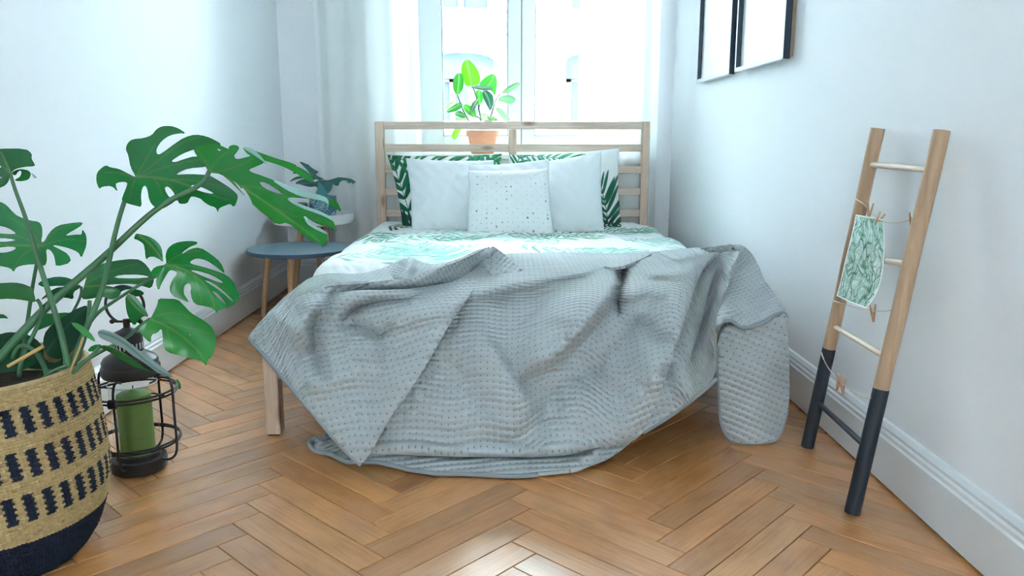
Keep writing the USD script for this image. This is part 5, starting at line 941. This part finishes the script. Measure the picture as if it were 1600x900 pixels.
def on_rail(key, py):
    foot, top, r = rails[key]; d = top - foot; t = np.linspace(0, 1, 3000)[:, None]; q = foot + d * t - C; v = 450 - F_PX * (q @ UP) / (q @ FWD); return (foot + d * t)[np.argmin(np.abs(v - py))]
for a, b, r, m in ((257, 266, 0.0070, RUNGW), (400, 413, 0.0070, RUNGW), (510, 560, 0.0068, RUNGW), (628, 700, 0.0068, NAVY)):
    p0, p1 = on_rail('far', a), on_rail('near', b); d = (p1 - p0) / np.linalg.norm(p1 - p0); obj('rung', tube(np.array([p0 - d * 0.004, p0 + d * 0.03, p1 - d * 0.03, p1 + d * 0.004]), r, 12), m, lad, smooth=50, label='navy painted rung' if m is NAVY else 'whitewashed rung')
TWINE = mat('jute_twine', lin(214, 206, 190), 0.9)
def twine(a, b, mids, label):
    p0, p1 = on_rail('far', a), on_rail('near', b); p0 = p0 + np.array([-0.018, 0, 0]); p1 = p1 + np.array([-0.018, 0, 0]); L_ = []
    for px, py, t in mids: L_.append(atY(np.array(float(px)), np.array(float(py)), p0[1] * (1 - t) + p1[1] * t))
    q = np.vstack([p0[None], *[l[None] for l in L_], p1[None]]); o = obj('string', cat(tube(smooth_path(q, 40), 0.0012, 6), tube(smooth_path(q, 40)[:4], 0.0021, 7)), TWINE, smooth=True); tag(o, label, 'string'); return q
def ring_around(p, key):
    foot, top, r = rails[key]; ax = (top - foot) / np.linalg.norm(top - foot); c0 = foot + ax * ((p - foot) @ ax); u = np.cross(ax, [0, 1, 0]); u /= np.linalg.norm(u); w = np.cross(ax, u); a = np.linspace(0, 2 * np.pi, 24, endpoint=False)
    return tube(c0 + (r + 0.001) * (np.cos(a)[:, None] * u + np.sin(a)[:, None] * w), 0.0015, 6, closed=True)
q1 = twine(311, 338, [(1357, 327, 0.16), (1371, 341, 0.30), (1423, 342.5, 0.80)], 'uppermost string tied across the ladder, holding the print')
q2 = twine(470, 484, [(1362, 485, 0.55)], 'middle string across the ladder below the print')
q3 = twine(551, 622, [(1295, 576, 0.20), (1312, 596, 0.40)], 'lowest string across the ladder near the navy feet')
PEGW = wood_mat('peg_wood', lin(184, 140, 108), lin(206, 164, 130), axis='z', sc=3, knots=False); WIRE = mat('peg_spring', (0.4, 0.38, 0.36), 0.35, metallic=0.9)
def peg(name, label, at, tilt=0.0, yaw=0.0, spread=0.13):
    pg = thing(name, label, 'clothes peg', at, 0.0, group=None)
    for s in (-1, 1):
        prof = sg.Polygon([(-0.0014, -0.021), (0.0026, -0.021), (0.0030, 0.004), (0.0022, 0.020), (-0.0006, 0.020), (-0.0016, 0.006)])
        m = trimesh.creation.extrude_polygon(prof, 0.009); v = m.vertices.copy(); v = np.stack([v[:, 0] * (1 if s > 0 else -1), v[:, 2] - 0.0045, v[:, 1]], -1)
        a = spread * s; c_, s_ = math.cos(a), math.sin(a); v = np.stack([v[:, 0] * c_ + v[:, 2] * s_ + s * 0.0026, v[:, 1], -v[:, 0] * s_ + v[:, 2] * c_], -1)
        a = tilt; c_, s_ = math.cos(a), math.sin(a); v = np.stack([v[:, 0] * c_ + v[:, 2] * s_, v[:, 1], -v[:, 0] * s_ + v[:, 2] * c_], -1)
        a = yaw; c_, s_ = math.cos(a), math.sin(a); v = np.stack([v[:, 0] * c_ - v[:, 1] * s_, v[:, 0] * s_ + v[:, 1] * c_, v[:, 2]], -1)
        m.vertices = v + np.array(at); m.fix_normals(); obj('half', m, PEGW, pg, smooth=False)
    obj('spring', tube(np.array(at) + np.array([(0.0, -0.0065, -0.001), (0.0, 0.0065, -0.001)]), 0.0022, 8), WIRE, pg, smooth=40)
    return pg
def q_at(q, px, py, dz=0.0):
    p = smooth_path(q, 200); r_ = p - C; u = 800 + F_PX * (r_ @ RIGHT) / (r_ @ FWD); return p[np.argmin(np.abs(u - px))] + np.array([-0.001, -0.009, dz])
peg('clothes_peg', 'wooden clothes peg at the top left corner of the hanging print', q_at(q1, 1357, 331, -0.003), 0.05, -0.5)
peg('clothes_peg', 'tilted wooden clothes peg clipped on the middle of the print top edge', q_at(q1, 1371, 345, -0.004), 0.40, -0.4)
peg('clothes_peg', 'wooden clothes peg alone on the upper string beside the right rail', q_at(q1, 1423, 345, -0.004), -0.05, -0.4)
peg('clothes_peg', 'wooden clothes peg on the middle string at the bottom corner of the print', q_at(q2, 1362, 487, -0.004), -0.12, -0.4)
peg('clothes_peg', 'left one of two wooden pegs side by side on the lowest string', q_at(q3, 1309, 597, -0.004), 0.16, -0.4)
peg('clothes_peg', 'right one of two wooden pegs side by side on the lowest string', q_at(q3, 1315, 599, -0.004), -0.10, -0.4)
# the print: a hanging sheet of paper, curling to the right
nu, nv = 70, 120; u, v_ = np.meshgrid(np.linspace(0, 1, nu), np.linspace(0, 1, nv))
lft = smooth_path([(1337, 335), (1330, 370), (1321, 405), (1313, 440), (1307, 462)], nv); rgt = smooth_path([(1380, 342.5), (1382, 370), (1381.5, 400), (1376, 440), (1353, 482)], nv)
PX = lft[:, None, 0] * (1 - u[..., None][:, :, 0]) + rgt[:, None, 0] * u; PY = lft[:, None, 1] * (1 - u) + rgt[:, None, 1] * u + 3.0 * v_ * np.sin(np.pi * u) * 0.4
Yl = on_rail('far', 340)[1] - 0.035; vs_ = np.clip(v_ * 2.6, 0, 1); YY = q1[0][1] + (q1[-1][1] - q1[0][1]) * (0.08 + 0.28 * u) - 0.002 - 0.085 * vs_ * vs_ * (3 - 2 * vs_) - 0.03 * v_ ** 2 * u - 0.010 * np.sin(np.pi * u) * (1 - .4 * v_)
d = rays(PX.ravel(), PY.ravel()); Vp = C + d * (YY.ravel() / d[:, 1])[:, None]
Vt_, Ft_, src = thicken(Vp, grid_faces(nv, nu), 0.0006); uvp = np.stack([u.ravel() * 0.12, (1 - v_.ravel()) * 0.30], -1)
def scribble_mat():
    n = {'uv': ('uvmap', {'attribute': 'st'}), 'nw': ('noise_texture', {'scale': 16.0, 'detail': 1.0}), 'ad': ('mix', {'mix_type': 'linear_light', 'fac': 0.022}), 'p': ('principled_bsdf', {'roughness': 0.7, 'specular_ior_level': 0.25}),
         'w': ('noise_texture', {'scale': 24.0, 'detail': 3.0}), 'wr': ('rgb_ramp', {'ramp': [(0.34, lin(216, 230, 226)), (0.47, lin(168, 204, 188)), (0.54, lin(206, 226, 220)), (0.66, lin(120, 172, 140))]}),
         'm0': ('mix', {'mix_type': 'multiply', 'fac': 0.75}), 'm1': ('mix', {'mix_type': 'multiply', 'fac': 0.65}), 'm2': ('mix', {'mix_type': 'multiply', 'fac': 0.55}), 'sx': ('separate_xyz', {}), 'a': ('math', {'math_type': 'subtract', 'value2': 0.06}), 'aa': ('math', {'math_type': 'absolute'}), 'ag': ('math', {'math_type': 'greater_than', 'value2': 0.0565}),
         'b': ('math', {'math_type': 'subtract', 'value2': 0.15}), 'bb': ('math', {'math_type': 'absolute'}), 'bg': ('math', {'math_type': 'greater_than', 'value2': 0.1455}), 'mx': ('math', {'math_type': 'maximum'}), 'mb': ('mix', {'color2': lin(240, 244, 244)})}
    l = [('uv.UV', 'nw.vector'), ('uv.UV', 'ad.color1'), ('nw.color', 'ad.color2'), ('uv.UV', 'w.vector'), ('w.fac', 'wr.fac'), ('wr.color', 'm0.color1')]
    for k, (rot, sc, dest) in enumerate(((0.30, (62, 11, 1), 'm0'), (-0.75, (58, 10, 1), 'm1'), (1.30, (54, 12, 1), 'm2'))):
        n[f'q{k}'] = ('mapping', {'rotation': (0, 0, rot), 'scale': sc}); n[f'v{k}'] = ('voronoi_texture', {'feature': 'distance_to_edge', 'scale': 1.0}); n[f'r{k}'] = ('rgb_ramp', {'ramp': [(0.0, lin(84, 128, 110)), (0.02, lin(140, 176, 160)), (0.045, (1, 1, 1))]})
        l += [('ad.color', f'q{k}.vector'), (f'q{k}.vector', f'v{k}.vector'), (f'v{k}.distance', f'r{k}.fac'), (f'r{k}.color', dest + '.color2')]
    l += [('m0.color', 'm1.color1'), ('m1.color', 'm2.color1'), ('uv.UV', 'sx.vector'), ('sx.x', 'a.value1'), ('a.value', 'aa.value1'), ('aa.value', 'ag.value1'), ('sx.y', 'b.value1'), ('b.value', 'bb.value1'), ('bb.value', 'bg.value1'), ('ag.value', 'mx.value1'), ('bg.value', 'mx.value2'), ('mx.value', 'mb.fac'), ('m2.color', 'mb.color1'), ('mb.color', 'p.base_color')]
    return usdkit.material(stage, '/World/Looks/leaf_drawing', n, l, surface='p.BSDF')
o = obj('art_print', (Vt_, Ft_), scribble_mat(), smooth=True, uv=uvp[src]); tag(o, 'curling paper print of tangled green leaf drawings pegged to the ladder', 'print')

# ---------------------------------------------------------------- framed pictures on the right wall
FB = mat('frame_dark', lin(30, 46, 62), 0.35); FL = mat('frame_pale_face', lin(196, 206, 212), 0.35); FT = wood_mat('frame_backing', lin(150, 128, 104), lin(178, 158, 134), axis='z', knots=False)
PAPER = usdkit.material(stage, '/World/Looks/faint_drawing', {'tc': ('texture_coordinate', {}), 'mp': ('mapping', {'scale': (9, 9, 1.6)}), 'n': ('noise_texture', {'scale': 6.0, 'detail': 4.0, 'distortion': 1.5}), 'r': ('rgb_ramp', {'ramp': [(0.35, (0.72, 0.78, 0.79)), (0.5, (0.86, 0.90, 0.90)), (0.7, (0.80, 0.85, 0.86))]}), 'p': ('principled_bsdf', {'roughness': 0.35})},
                         [('tc.object', 'mp.vector'), ('mp.vector', 'n.vector'), ('n.fac', 'r.fac'), ('r.color', 'p.base_color')], surface='p.BSDF')
def picture(y0, y1, z0, h, label):
    pf = thing('picture_frame', label, 'picture', (XR, (y0 + y1) / 2, z0)); xb, xm, xf_ = XR - 0.001, XR - 0.014, XR - 0.036; w = 0.016; z1 = z0 + h
    obj('backing', box(xm, xb, y0 + 0.008, y1 - 0.008, z0 + 0.008, z1 - 0.008), FT, pf, smooth=False)
    for ya, yb in ((y0, y0 + w), (y1 - w, y1)): obj('side_rail', box(xf_, xm, ya, yb, z0, z1, 0.001), FB, pf); obj('face_strip', box(xf_ - 0.0012, xf_, ya + 0.001, yb - 0.001, z0 + 0.001, z1 - 0.001), FL, pf, smooth=False)
    obj('bottom_rail', box(xf_ - 0.0008, xm, y0 + w, y1 - w, z0 - 0.0008, z0 + w, 0.001), FL, pf, label='pale bottom rail'); obj('top_rail', box(xf_, xm, y0 + w, y1 - w, z1 - w, z1, 0.001), FB, pf)
    obj('drawing', box(xm - 0.004, xm, y0 + w, y1 - w, z0 + w, z1 - w), PAPER, pf, smooth=False)
picture(3.24, 3.785, 1.085, 0.74, 'dark framed pale drawing nearer the window')
picture(2.62, 3.165, 1.085, 0.74, 'dark framed pale drawing nearer the ladder')
